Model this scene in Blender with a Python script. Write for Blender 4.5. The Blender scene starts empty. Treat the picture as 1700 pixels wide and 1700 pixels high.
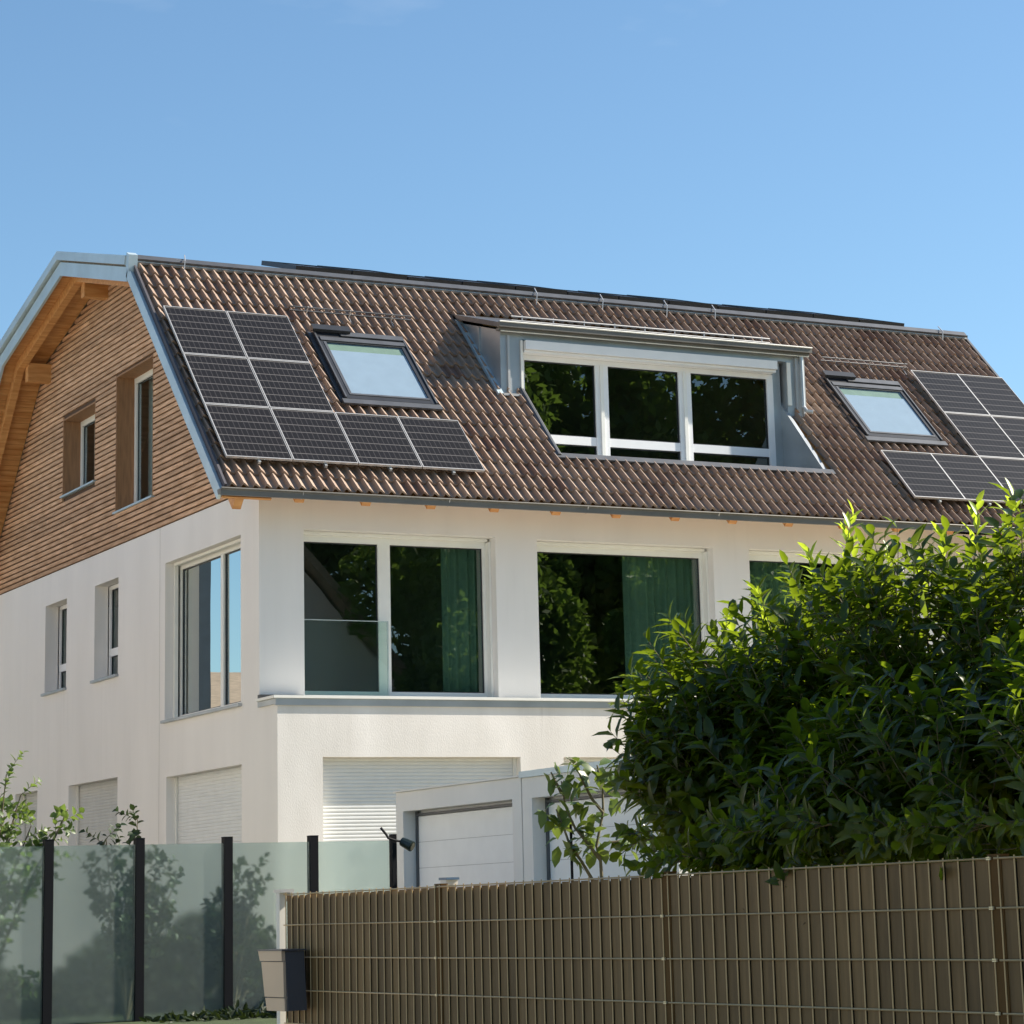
import bpy, math, random
from mathutils import Vector, Matrix
random.seed(7)
sc = bpy.context.scene
COL = sc.collection
Z0 = 1.7            # heights below are given from the photographer's eye level, 1.7 m above the street
# ------------------------------------------------------------------ camera
cam = bpy.data.cameras.new('camera'); camo = bpy.data.objects.new('camera', cam); COL.objects.link(camo)
R = ((0.8810045216562976, -0.4721569610942357, -0.029980608923345725),
     (0.07490780655001794, 0.20178045, -0.9765620679341572),
     (0.46714007892603615, 0.8581098158745353, 0.21313773674200052))
M = Matrix(((R[0][0], -R[1][0], -R[2][0], 0), (R[0][1], -R[1][1], -R[2][1], 0), (R[0][2], -R[1][2], -R[2][2], Z0), (0, 0, 0, 1)))
camo.matrix_world = M
cam.sensor_width = 36; cam.sensor_fit = 'HORIZONTAL'
cam.lens = 4330.308 / 1700 * 36
cam.shift_x = (850 - 969.906) / 1700; cam.shift_y = (562.882 - 850) / 1700
cam.clip_start = 0.1; cam.clip_end = 2000
sc.camera = camo
# ------------------------------------------------------------------ world and sun
SUN = Vector((0.79, -0.15, 0.595)).normalized()
w = bpy.data.worlds.new('World'); sc.world = w; w.use_nodes = True
nt = w.node_tree; nt.nodes.clear()
sky = nt.nodes.new('ShaderNodeTexSky'); sky.sky_type = 'NISHITA'; sky.sun_disc = False
sky.sun_elevation = math.asin(SUN.z); sky.sun_rotation = math.atan2(SUN.x, SUN.y)
sky.altitude = 300; sky.air_density = 1.0; sky.dust_density = 0.7; sky.ozone_density = 1.3
bg = nt.nodes.new('ShaderNodeBackground'); bg.inputs[1].default_value = 0.069
out = nt.nodes.new('ShaderNodeOutputWorld')
# faint wisps of cloud low in the sky
tc = nt.nodes.new('ShaderNodeTexCoord'); mp = nt.nodes.new('ShaderNodeMapping'); mp.inputs['Scale'].default_value = (3, 3, 9)
nz = nt.nodes.new('ShaderNodeTexNoise'); nz.inputs['Scale'].default_value = 2.2; nz.inputs['Detail'].default_value = 8
rp = nt.nodes.new('ShaderNodeValToRGB'); rp.color_ramp.elements[0].position = 0.60; rp.color_ramp.elements[1].position = 0.9
mxs = nt.nodes.new('ShaderNodeMix'); mxs.data_type = 'RGBA'; mxs.inputs[7].default_value = (6.5, 6.8, 7.2, 1)
mu = nt.nodes.new('ShaderNodeMath'); mu.operation = 'MULTIPLY'; mu.inputs[1].default_value = 0.3
L = nt.links.new
L(tc.outputs['Generated'], mp.inputs[0]); L(mp.outputs[0], nz.inputs['Vector']); L(nz.outputs[0], rp.inputs[0]); L(rp.outputs[0], mu.inputs[0])
L(mu.outputs[0], mxs.inputs[0]); tint = nt.nodes.new('ShaderNodeMix'); tint.data_type = 'RGBA'; tint.blend_type = 'MULTIPLY'; tint.inputs[0].default_value = 1; tint.inputs[7].default_value = (.80, .99, 1.06, 1)
L(sky.outputs[0], tint.inputs[6]); L(tint.outputs[2], mxs.inputs[6]); L(mxs.outputs[2], bg.inputs[0]); L(bg.outputs[0], out.inputs[0])
sl = bpy.data.lights.new('sun', 'SUN'); sl.energy = 5.0; sl.angle = math.radians(0.5); sl.color = (1.0, 0.915, 0.79)
so = bpy.data.objects.new('sun', sl); COL.objects.link(so); so.rotation_euler = (-SUN).to_track_quat('-Z', 'Y').to_euler()
so.location = (60, -10, 50)
sc.view_settings.view_transform = 'Standard'; sc.view_settings.look = 'None'
sc.view_settings.exposure = 1.2; sc.view_settings.gamma = 1
sc.render.engine = 'CYCLES'
sc.cycles.max_bounces = 8; sc.cycles.transparent_max_bounces = 12

# ------------------------------------------------------------------ materials
def newmat(name):
    m = bpy.data.materials.new(name); m.use_nodes = True
    return m, m.node_tree, m.node_tree.nodes['Principled BSDF']
def setp(b, col=None, rough=None, metal=None, spec=None):
    if col: b.inputs['Base Color'].default_value = (*col, 1)
    if rough is not None: b.inputs['Roughness'].default_value = rough
    if metal is not None: b.inputs['Metallic'].default_value = metal
    if spec is not None: b.inputs['Specular IOR Level'].default_value = spec
def mat(name, col, rough=0.6, metal=0.0, var=0.15, scale=4.0, bump=0.0, bscale=60, stretch=(1, 1, 1), col2=None, detail=6):
    m, t, b = newmat(name); setp(b, col, rough, metal)
    tc = t.nodes.new('ShaderNodeTexCoord'); mp = t.nodes.new('ShaderNodeMapping'); mp.inputs['Scale'].default_value = stretch
    n = t.nodes.new('ShaderNodeTexNoise'); n.inputs['Scale'].default_value = scale; n.inputs['Detail'].default_value = detail
    r = t.nodes.new('ShaderNodeValToRGB'); r.color_ramp.elements[0].position = .3; r.color_ramp.elements[1].position = .7
    c2 = col2 or tuple(c * (1 - var) for c in col)
    r.color_ramp.elements[0].color = (*c2, 1); r.color_ramp.elements[1].color = (*[min(1, c * (1 + var * .4)) for c in col], 1)
    t.links.new(tc.outputs['Object'], mp.inputs[0]); t.links.new(mp.outputs[0], n.inputs['Vector'])
    t.links.new(n.outputs[0], r.inputs[0]); t.links.new(r.outputs[0], b.inputs['Base Color'])
    if bump:
        n2 = t.nodes.new('ShaderNodeTexNoise'); n2.inputs['Scale'].default_value = bscale; n2.inputs['Detail'].default_value = 4
        bp = t.nodes.new('ShaderNodeBump'); bp.inputs['Strength'].default_value = bump; bp.inputs['Distance'].default_value = .01
        t.links.new(mp.outputs[0], n2.inputs['Vector']); t.links.new(n2.outputs[0], bp.inputs['Height']); t.links.new(bp.outputs[0], b.inputs['Normal'])
    return m
def schlick(t, r0):
    """reflectance that is the same from both sides of a thin pane"""
    g = t.nodes.new('ShaderNodeNewGeometry'); d = t.nodes.new('ShaderNodeVectorMath'); d.operation = 'DOT_PRODUCT'
    t.links.new(g.outputs['Incoming'], d.inputs[0]); t.links.new(g.outputs['Normal'], d.inputs[1])
    def m(op, *a):
        n = t.nodes.new('ShaderNodeMath'); n.operation = op
        for i, v in enumerate(a):
            if isinstance(v, (int, float)): n.inputs[i].default_value = v
            else: t.links.new(v, n.inputs[i])
        return n.outputs[0]
    c = m('ABSOLUTE', d.outputs['Value']); k = m('POWER', m('SUBTRACT', 1.0, c), 5.0)
    return m('ADD', m('MULTIPLY', k, 1 - r0), r0)
def glassmat(name, tint, r0=.12, rough=0.0, wave=.12):
    m = bpy.data.materials.new(name); m.use_nodes = True; t = m.node_tree; t.nodes.clear()
    o = t.nodes.new('ShaderNodeOutputMaterial'); mx = t.nodes.new('ShaderNodeMixShader')
    tr = t.nodes.new('ShaderNodeBsdfTransparent'); tr.inputs[0].default_value = (*tint, 1)
    gl = t.nodes.new('ShaderNodeBsdfGlossy'); gl.inputs['Roughness'].default_value = rough; gl.inputs[0].default_value = (.93, .97, .96, 1)
    n = t.nodes.new('ShaderNodeTexNoise'); n.inputs['Scale'].default_value = .9; n.inputs['Detail'].default_value = 1
    tcn = t.nodes.new('ShaderNodeTexCoord'); bp = t.nodes.new('ShaderNodeBump'); bp.inputs['Strength'].default_value = wave; bp.inputs['Distance'].default_value = .02
    t.links.new(tcn.outputs['Object'], n.inputs['Vector']); t.links.new(n.outputs[0], bp.inputs['Height']); t.links.new(bp.outputs[0], gl.inputs['Normal'])
    t.links.new(schlick(t, r0), mx.inputs[0]); t.links.new(tr.outputs[0], mx.inputs[1]); t.links.new(gl.outputs[0], mx.inputs[2]); t.links.new(mx.outputs[0], o.inputs[0])
    return m
def leafmat(name, col, col2, trans, rough=.4, tcol=None, scale=3.0, spec=.5):
    m, t, b = newmat(name); setp(b, col, rough, 0, spec)
    n = t.nodes.new('ShaderNodeTexNoise'); n.inputs['Scale'].default_value = scale; n.inputs['Detail'].default_value = 3
    tcn = t.nodes.new('ShaderNodeTexCoord'); r = t.nodes.new('ShaderNodeValToRGB')
    r.color_ramp.elements[0].position = .35; r.color_ramp.elements[1].position = .65
    r.color_ramp.elements[0].color = (*col, 1); r.color_ramp.elements[1].color = (*col2, 1)
    t.links.new(tcn.outputs['Object'], n.inputs['Vector']); t.links.new(n.outputs[0], r.inputs[0]); t.links.new(r.outputs[0], b.inputs['Base Color'])
    tl = t.nodes.new('ShaderNodeBsdfTranslucent'); mx = t.nodes.new('ShaderNodeMixShader'); mx.inputs[0].default_value = trans
    tl.inputs[0].default_value = (*(tcol or col2), 1)
    o = t.nodes['Material Output']
    t.links.new(b.outputs[0], mx.inputs[1]); t.links.new(tl.outputs[0], mx.inputs[2]); t.links.new(mx.outputs[0], o.inputs[0])
    return m
def tonemul(m, lo, hi):
    """each board or strip has its own tone"""
    t = m.node_tree; b = t.nodes['Principled BSDF']; src = b.inputs['Base Color'].links[0].from_socket
    at = t.nodes.new('ShaderNodeAttribute'); at.attribute_name = 'tone'; r = t.nodes.new('ShaderNodeValToRGB')
    r.color_ramp.elements[0].color = (*lo, 1); r.color_ramp.elements[1].color = (*hi, 1)
    mx = t.nodes.new('ShaderNodeMix'); mx.data_type = 'RGBA'; mx.blend_type = 'MULTIPLY'; mx.inputs[0].default_value = 1
    t.links.new(at.outputs['Fac'], r.inputs[0]); t.links.new(src, mx.inputs[6]); t.links.new(r.outputs[0], mx.inputs[7]); t.links.new(mx.outputs[2], b.inputs['Base Color'])
def streaks(m, amt=.10):
    """faint rain runs and patches on render"""
    t = m.node_tree; b = t.nodes['Principled BSDF']; src = b.inputs['Base Color'].links[0].from_socket
    tc = t.nodes.new('ShaderNodeTexCoord'); mp = t.nodes.new('ShaderNodeMapping'); mp.inputs['Scale'].default_value = (5, 5, .28)
    n = t.nodes.new('ShaderNodeTexNoise'); n.inputs['Scale'].default_value = 1.6; n.inputs['Detail'].default_value = 5
    n2 = t.nodes.new('ShaderNodeTexNoise'); n2.inputs['Scale'].default_value = .45; n2.inputs['Detail'].default_value = 3
    r = t.nodes.new('ShaderNodeValToRGB'); r.color_ramp.elements[0].position = .52; r.color_ramp.elements[1].position = .78
    r2 = t.nodes.new('ShaderNodeValToRGB'); r2.color_ramp.elements[0].position = .42; r2.color_ramp.elements[1].position = .68
    mu = t.nodes.new('ShaderNodeMath'); mu.operation = 'MULTIPLY'; mu2 = t.nodes.new('ShaderNodeMath'); mu2.operation = 'MULTIPLY'; mu2.inputs[1].default_value = amt
    mx = t.nodes.new('ShaderNodeMix'); mx.data_type = 'RGBA'; mx.inputs[7].default_value = (.30, .27, .23, 1)
    t.links.new(tc.outputs['Object'], mp.inputs[0]); t.links.new(mp.outputs[0], n.inputs['Vector']); t.links.new(tc.outputs['Object'], n2.inputs['Vector'])
    t.links.new(n.outputs[0], r.inputs[0]); t.links.new(n2.outputs[0], r2.inputs[0]); t.links.new(r.outputs[0], mu.inputs[0]); t.links.new(r2.outputs[0], mu.inputs[1])
    t.links.new(mu.outputs[0], mu2.inputs[0]); t.links.new(mu2.outputs[0], mx.inputs[0]); t.links.new(src, mx.inputs[6]); t.links.new(mx.outputs[2], b.inputs['Base Color'])
def slotmat(name, col, dark, axis, pitch, frac, rough=.6):
    """fine parallel grooves that belong to the surface (door seams, boards)"""
    m = mat(name, col, rough)
    return m
PLASTER = mat('plaster', (.79, .76, .725), .9, var=.055, scale=.9, bump=.25, bscale=90, stretch=(1.4, 1.4, .35))
PLASTER_WEATHERED = mat('plaster_weathered', (.80, .765, .725), .9, var=.13, scale=1.3, bump=.3, bscale=90, stretch=(1, 1, .35), col2=(.69, .655, .61))
WOODSLAT = mat('larch_slats', (.64, .41, .26), .7, var=.4, scale=2.2, stretch=(1, 1, 11), col2=(.42, .235, .12), detail=8); tonemul(WOODSLAT, (.74, .72, .70), (1.12, 1.10, 1.08))
streaks(PLASTER, .09); streaks(PLASTER_WEATHERED, .40)
WOODDARK = mat('brown_boards', (.33, .17, .08), .7, var=.3, scale=6, stretch=(4, 4, .4))
WOODORANGE = mat('orange_timber', (.58, .31, .12), .55, var=.35, scale=3, stretch=(.6, 5, 5), col2=(.46, .19, .05))
WOODBACK = mat('dark_membrane', (.09, .05, .03), .9)
TRIM = mat('cream_frame', (.78, .77, .72), .45, var=.04)
WHITEFRAME = mat('white_frame', (.80, .80, .80), .4, var=.04)
ZINC = mat('zinc_sheet', (.42, .45, .47), .42, metal=.6, var=.18, scale=1.6)
ZINCBLUE = mat('blue_grey_coping', (.48, .58, .64), .45, metal=.35, var=.12, scale=2)
GUTTER = mat('gutter_metal', (.15, .142, .128), .45, metal=.25, var=.2, scale=2)
DARKMETAL = mat('anthracite_metal', (.035, .037, .042), .4, metal=.3, var=.2)
BRONZE = mat('flashing_bronze', (.105, .11, .12), .42, metal=.4, var=.2)
SILVER = mat('silver_frame', (.50, .49, .48), .4, metal=.5, var=.05)
BLACKPOST = mat('black_post', (.007, .0075, .010), .65, var=.1)
BLACKPOST.node_tree.nodes['Principled BSDF'].inputs['Specular IOR Level'].default_value = .12
SHUTTER = mat('roller_shutter', (.70, .71, .70), .45, var=.05)
SHUTTER_GREY = mat('roller_shutter_grey', (.52, .52, .50), .5, var=.08)
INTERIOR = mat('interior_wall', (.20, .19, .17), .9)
DARKROOM = mat('interior_dark', (.05, .05, .05), .9)
CURTAIN = mat('curtain_cloth', (.32, .40, .35), .9, var=.1, stretch=(30, 30, .3))
BLIND = mat('blind_cloth', (.30, .36, .40), .8, var=.05)
CONCRETE = mat('paving', (.46, .42, .36), .9, var=.2, scale=2)
GROUND = mat('garden_ground', (.26, .24, .14), .95, var=.4, scale=.6, col2=(.36, .30, .21), bump=.5, bscale=20)
STREET = mat('asphalt', (.23, .215, .19), .9, var=.25, scale=3, bump=.3, bscale=120)
STRIP = mat('brown_privacy_strip', (.190, .115, .050), .5, var=.25, scale=5, stretch=(6, 6, .6))
tonemul(STRIP, (.66, .64, .62), (1.12, 1.08, 1.0)); STRIP.node_tree.nodes['Principled BSDF'].inputs['Specular IOR Level'].default_value = .18
ROD = mat('brown_rods', (.50, .34, .16), .38, metal=.2, var=.1)
FPOST = mat('brown_post', (.13, .066, .022), .7, var=.15)
FPOST.node_tree.nodes['Principled BSDF'].inputs['Specular IOR Level'].default_value = .1
GALV = mat('pale_post', (.72, .68, .60), .45, var=.1)
BOXTAN = mat('letterbox_tan', (.60, .42, .28), .4, var=.06)
BOXDARK = mat('letterbox_dark', (.08, .075, .08), .4, var=.1)
GLASS = glassmat('window_glass', (.38, .51, .45), .13, wave=.07)
GLASSBLUE = glassmat('gable_glass', (.35, .5, .6), .66, wave=.02)
SKYGLASS = glassmat('skylight_glass', (.82, .88, .94), .09)
CLEAR = glassmat('balustrade_glass', (.88, .95, .93), .05)
LAUREL = leafmat('laurel_leaf', (.012, .028, .003), (.036, .062, .006), .36, .30, (.26, .36, .015), 5, .36)
LAURELNEW = leafmat('laurel_young_leaf', (.20, .32, .035), (.27, .38, .05), .50, .35, (.50, .62, .04), 6)
STEM = mat('stem_bark', (.12, .10, .05), .8)
SHADEDSHRUB = leafmat('shaded_shrub_leaf', (.016, .030, .014), (.03, .055, .018), .18, .5, (.08, .12, .03), 5, .25)  # leaf colour darkened to stand for shade on the shrubs behind the glass
HEDGELEAF = leafmat('hedge_leaf', (.010, .018, .008), (.018, .030, .012), .10, .5, (.08, .12, .02), 5, .2)
SAPLEAF = leafmat('sapling_leaf', (.045, .08, .012), (.08, .12, .02), .26, .4, (.2, .28, .03), 5)
SHRUBLEAF = leafmat('shrub_leaf', (.05, .09, .03), (.09, .14, .03), .35, .45, (.22, .32, .05), 5)
TREELEAF = leafmat('tree_leaf', (.05, .11, .02), (.13, .22, .04), .40, .5, (.30, .48, .06), 1.5)
BARK = mat('bark', (.13, .10, .07), .9, var=.3, scale=8, stretch=(1, 1, .2))
def tile_mat():
    m, t, b = newmat('roof_tile'); setp(b, None, .55, 0, .3)
    at = t.nodes.new('ShaderNodeAttribute'); at.attribute_name = 'tone'
    r = t.nodes.new('ShaderNodeValToRGB'); e = r.color_ramp.elements
    e[0].position = 0; e[0].color = (.20, .125, .095, 1); e[1].position = 1; e[1].color = (.33, .245, .19, 1)
    e2 = e.new(.12); e2.color = (.265, .185, .14, 1)
    t.links.new(at.outputs['Fac'], r.inputs[0])
    n = t.nodes.new('ShaderNodeTexNoise'); n.inputs['Scale'].default_value = 9; n.inputs['Detail'].default_value = 6
    tcn = t.nodes.new('ShaderNodeTexCoord'); mx = t.nodes.new('ShaderNodeMix'); mx.data_type = 'RGBA'; mx.blend_type = 'MULTIPLY'; mx.inputs[0].default_value = .22
    r2 = t.nodes.new('ShaderNodeValToRGB'); r2.color_ramp.elements[0].position = .3; r2.color_ramp.elements[0].color = (.45, .42, .4, 1); r2.color_ramp.elements[1].position = .65; r2.color_ramp.elements[1].color = (1.1, 1.08, 1.05, 1)
    t.links.new(tcn.outputs['Object'], n.inputs['Vector']); t.links.new(n.outputs[0], r2.inputs[0])
    t.links.new(r.outputs[0], mx.inputs[6]); t.links.new(r2.outputs[0], mx.inputs[7]); t.links.new(mx.outputs[2], b.inputs['Base Color'])
    return m
TILE = tile_mat()
TILEPLAIN = mat('roof_covering', (.34, .27, .20), .7, var=.35, scale=3, stretch=(1, 5, 5))
def cell_mat():
    """photovoltaic cells: dark silicon with a fine light grid, drawn in the panel's own coordinates"""
    m, t, b = newmat('solar_cells'); setp(b, (.012, .012, .016), .32, 0, .16)
    tcn = t.nodes.new('ShaderNodeTexCoord'); sp = t.nodes.new('ShaderNodeSeparateXYZ'); t.links.new(tcn.outputs['Object'], sp.inputs[0])
    def line(axis, pitch, width, off=0.0):
        a = t.nodes.new('ShaderNodeMath'); a.operation = 'ADD'; a.inputs[1].default_value = off + 50 * pitch; t.links.new(sp.outputs[axis], a.inputs[0])
        d = t.nodes.new('ShaderNodeMath'); d.operation = 'PINGPONG'; d.inputs[1].default_value = pitch / 2; t.links.new(a.outputs[0], d.inputs[0])
        l = t.nodes.new('ShaderNodeMath'); l.operation = 'LESS_THAN'; l.inputs[1].default_value = width / 2; t.links.new(d.outputs[0], l.inputs[0])
        return l
    a = line(0, 1.0 / 12, .010); c = line(1, 1.29 / 7, .017, .01)
    mx = t.nodes.new('ShaderNodeMix'); mx.data_type = 'RGBA'; mx.inputs[6].default_value = (.013, .0115, .011, 1); mx.inputs[7].default_value = (.050, .046, .046, 1)
    mx2 = t.nodes.new('ShaderNodeMix'); mx2.data_type = 'RGBA'; mx2.inputs[7].default_value = (.105, .098, .095, 1)
    t.links.new(a.outputs[0], mx.inputs[0]); t.links.new(mx.outputs[2], mx2.inputs[6]); t.links.new(c.outputs[0], mx2.inputs[0]); t.links.new(mx2.outputs[2], b.inputs['Base Color'])
    return m
CELLS = cell_mat()
def frosted_mat():
    m = bpy.data.materials.new('frosted_glass'); m.use_nodes = True; t = m.node_tree; t.nodes.clear()
    o = t.nodes.new('ShaderNodeOutputMaterial')
    rf = t.nodes.new('ShaderNodeBsdfRefraction'); rf.inputs['IOR'].default_value = 1.25; rf.inputs['Roughness'].default_value = .22; rf.inputs[0].default_value = (.85, .93, .91, 1)
    tl = t.nodes.new('ShaderNodeBsdfTranslucent'); tl.inputs[0].default_value = (.52, .60, .58, 1)
    df = t.nodes.new('ShaderNodeBsdfDiffuse'); df.inputs[0].default_value = (.44, .50, .48, 1)
    m1 = t.nodes.new('ShaderNodeMixShader'); m1.inputs[0].default_value = .11
    m2 = t.nodes.new('ShaderNodeMixShader'); m2.inputs[0].default_value = .10
    gl = t.nodes.new('ShaderNodeBsdfGlossy'); gl.inputs['Roughness'].default_value = .25
    fr = t.nodes.new('ShaderNodeFresnel'); fr.inputs[0].default_value = 1.4
    m3 = t.nodes.new('ShaderNodeMixShader')
    t.links.new(rf.outputs[0], m1.inputs[1]); t.links.new(tl.outputs[0], m1.inputs[2])
    t.links.new(m1.outputs[0], m2.inputs[1]); t.links.new(df.outputs[0], m2.inputs[2])
    t.links.new(fr.outputs[0], m3.inputs[0]); t.links.new(m2.outputs[0], m3.inputs[1]); t.links.new(gl.outputs[0], m3.inputs[2])
    t.links.new(m3.outputs[0], o.inputs[0])
    return m
FROST = frosted_mat()

# ------------------------------------------------------------------ mesh helpers
BASE = {}
class MB:
    def __init__(s): s.v = []; s.f = []; s.tone = []; s.marks = []
    def pt(s, p): s.v.append(tuple(p)); return len(s.v) - 1
    def face(s, *pts): s.f.append([s.pt(p) for p in pts]); return s
    def box(s, x0, x1, y0, y1, z0, z1): return s.obox((0, 0, 0), (1, 0, 0), (0, 1, 0), (0, 0, 1), x0, x1, y0, y1, z0, z1)
    def obox(s, o, a, b, c, a0, a1, b0, b1, c0, c1):
        o = Vector(o); a = Vector(a); b = Vector(b); c = Vector(c); s.marks.append((len(s.v), len(s.f)))
        P = [s.pt(o + a * i + b * j + c * k) for i in (a0, a1) for j in (b0, b1) for k in (c0, c1)]
        fs = [(0, 1, 3, 2), (4, 6, 7, 5), (0, 4, 5, 1), (2, 3, 7, 6), (0, 2, 6, 4), (1, 5, 7, 3)]
        if a.cross(b).dot(c) < 0: fs = [f[::-1] for f in fs]
        for f in fs: s.f.append([P[i] for i in f])
        return s
    def prism(s, poly, x0, x1, frame=None):
        """poly: (Y,Z) list extruded along X"""
        s.marks.append((len(s.v), len(s.f)))
        n = len(poly); A = [s.pt((x0, y, z)) for y, z in poly]; B = [s.pt((x1, y, z)) for y, z in poly]
        ar = sum(poly[i][0] * poly[(i + 1) % n][1] - poly[(i + 1) % n][0] * poly[i][1] for i in range(n))
        if ar < 0: A.reverse(); B.reverse()
        s.f.append(A[::-1]); s.f.append(B)
        for i in range(n): j = (i + 1) % n; s.f.append([A[i], A[j], B[j], B[i]])
        return s
    def tube(s, pts, r, n=8, r1=None, cap=True):
        pts = [Vector(p) for p in pts]; rings = []; m = len(pts); up = None; s.marks.append((len(s.v), len(s.f)))
        for i, p in enumerate(pts):
            d = (pts[min(i + 1, m - 1)] - pts[max(i - 1, 0)]).normalized()
            if up is None: up = Vector((0, 0, 1)) if abs(d.z) < .9 else Vector((1, 0, 0))
            x = d.cross(up).normalized(); y = x.cross(d).normalized(); up = y
            rr = r + ((r1 if r1 is not None else r) - r) * i / max(1, m - 1)
            rings.append([s.pt(p + (x * math.cos(2 * math.pi * k / n) + y * math.sin(2 * math.pi * k / n)) * rr) for k in range(n)])
        for i in range(m - 1):
            for k in range(n): s.f.append([rings[i][k], rings[i][(k + 1) % n], rings[i + 1][(k + 1) % n], rings[i + 1][k]])
        if cap: s.f.append(rings[0][::-1]); s.f.append(rings[-1][:])
        return s
    def leaf(s, p, a, nrm, ln, wd, curl=.15, fold=.18):
        side = a.cross(nrm).normalized(); nrm = side.cross(a).normalized()
        def q(t, w, f): return p + a * (ln * t) + nrm * (-curl * ln * t * t) + side * (w * wd * .5) + nrm * (abs(w) * wd * f)
        b0 = s.pt(q(0, 0, 0)); m1 = s.pt(q(.36, 0, 0)); m2 = s.pt(q(.72, 0, 0)); tp = s.pt(q(1, 0, 0))
        for sg in (1, -1):
            e1 = s.pt(q(.33, sg, fold)); e2 = s.pt(q(.72, sg * .78, fold))
            s.f.append([b0, e1, m1] if sg > 0 else [b0, m1, e1]); s.f.append([m1, e1, e2, m2] if sg > 0 else [m1, m2, e2, e1]); s.f.append([m2, e2, tp] if sg > 0 else [m2, tp, e2])
    def build(s, name, m, parent=None, smooth=False, local=False, label=None):
        me = bpy.data.meshes.new(name)
        off = Vector((0, 0, 0)) if local else Vector((0, 0, Z0)) - (BASE.get(parent.name, Vector((0, 0, 0))) if parent else Vector((0, 0, 0)))
        me.from_pydata([(x + off.x, y + off.y, z + off.z) for x, y, z in s.v], [], s.f); me.update()
        if s.tone:
            at = me.attributes.new('tone', 'FLOAT', 'FACE'); at.data.foreach_set('value', s.tone)
        if smooth:
            me.polygons.foreach_set('use_smooth', [True] * len(me.polygons))
        me.materials.append(m)
        o = bpy.data.objects.new(name, me); COL.objects.link(o)
        if parent: o.parent = parent; BASE[o.name] = BASE.get(parent.name, Vector((0, 0, 0)))
        if label: o['label'] = label
        return o
def each(mb, name, m, parent, local=False):
    """one object per piece of the builder"""
    mk = mb.marks + [(len(mb.v), len(mb.f))]; res = []
    for (v0, f0), (v1, f1) in zip(mk, mk[1:]):
        q_ = MB(); q_.v = mb.v[v0:v1]; q_.f = [[i - v0 for i in f] for f in mb.f[f0:f1]]; res.append(q_.build(name, m, parent, local=local))
    return res
def tag(o, label, cat, group=None, kind=None):
    if label: o['label'] = label
    if cat: o['category'] = cat
    if group: o['group'] = group
    if kind: o['kind'] = kind
    return o
def thing(name, label, cat, loc, group=None):
    o = bpy.data.objects.new(name, None); COL.objects.link(o); o.empty_display_size = .2
    o.location = (loc[0], loc[1], loc[2] + Z0); BASE[o.name] = Vector(o.location)
    return tag(o, label, cat, group)
def copy_thing(src, loc_world, label):
    c = src.copy(); COL.objects.link(c); c.location = loc_world; c['label'] = label
    for ch in src.children:
        k = ch.copy(); COL.objects.link(k); k.parent = c
    return c

# ------------------------------------------------------------------ ground
g = MB()
ys = [-80, -20, 0, 10, 18, 20, 22, 24, 26, 40, 70, 120, 400]; xs = [-300, -40, -10, 0, 10, 20, 30, 45, 80, 300]
def gz(y):
    t = min(1, max(0, (y - 20) / 6)); return -1.7 + .66 * t * t * (3 - 2 * t)
for i in range(len(xs) - 1):
    for j in range(len(ys) - 1):
        g.face((xs[i], ys[j], gz(ys[j])), (xs[i + 1], ys[j], gz(ys[j])), (xs[i + 1], ys[j + 1], gz(ys[j + 1])), (xs[i], ys[j + 1], gz(ys[j + 1])))
tag(g.build('ground', GROUND), 'garden ground rising gently from street to house', None, kind='structure')
g = MB(); g.face((-60, -8, -1.694), (5.3, -8, -1.694), (5.3, 17.5, -1.694), (-60, 17.5, -1.694))
tag(g.build('street', STREET), 'grey asphalt street in front of the fence', None, kind='structure')
g = MB(); g.face((5.36, -8, -1.66), (6.05, -8, -1.66), (6.05, 17.5, -1.66), (5.36, 17.5, -1.66)); g.box(5.24, 5.36, -8, 17.5, -1.72, -1.655)
tag(g.build('pavement', CONCRETE), 'narrow paved strip with a kerb along the brown fence', None, kind='structure')
g = MB(); g.face((3.5, 19.5, gz(20) + .02), (12.55, 19.5, gz(20) + .02), (12.55, 24, -1.12), (3.5, 24, -1.12)); g.face((3.5, 24, -1.12), (12.55, 24, -1.12), (12.55, 26, -1.032), (3.5, 26, -1.032)); g.face((3.5, 26, -1.032), (12.55, 26, -1.032), (12.55, 34.9, -1.032), (3.5, 34.9, -1.032))
tag(g.build('lawn', mat('lawn_green', (.035, .055, .014), .95, var=.4, scale=5, bump=.8, bscale=60)), 'dark green lawn round the frosted glass fence', None, kind='structure')
g = MB(); g.face((12.6, 24, -1.03), (13.97, 24, -1.03), (13.97, 31, -1.03), (12.6, 31, -1.03))
tag(g.build('driveway', CONCRETE), 'paved yard in front of the garage doors', None, kind='structure')

# ------------------------------------------------------------------ the house
XG, YF, YX, XR, XE = 13.88, 35.65, 34.96, 13.077, 29.56
YB = 50.02; XGR = 28.8
house = thing('apartment_house', 'white rendered house with brown tiled mansard roof and larch clad gable', 'house', (XG, YF, -1.04))
PITCH = math.radians(45.6)
EV = Vector((0, 35, 6.065)); US = Vector((0, math.cos(PITCH), math.sin(PITCH))); NS = Vector((0, -math.sin(PITCH), math.cos(PITCH)))
def zroof(y): return 6.065 + (y - 35) * math.tan(PITCH)
def S(x, s, n=0): return Vector((x, 0, 0)) + EV + US * s + NS * n
AX = Vector((1, 0, 0))
def sbox(mb, x0, x1, s0, s1, n0, n1): return mb.obox(EV, AX, US, NS, x0, x1, s0, s1, n0, n1)

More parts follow.
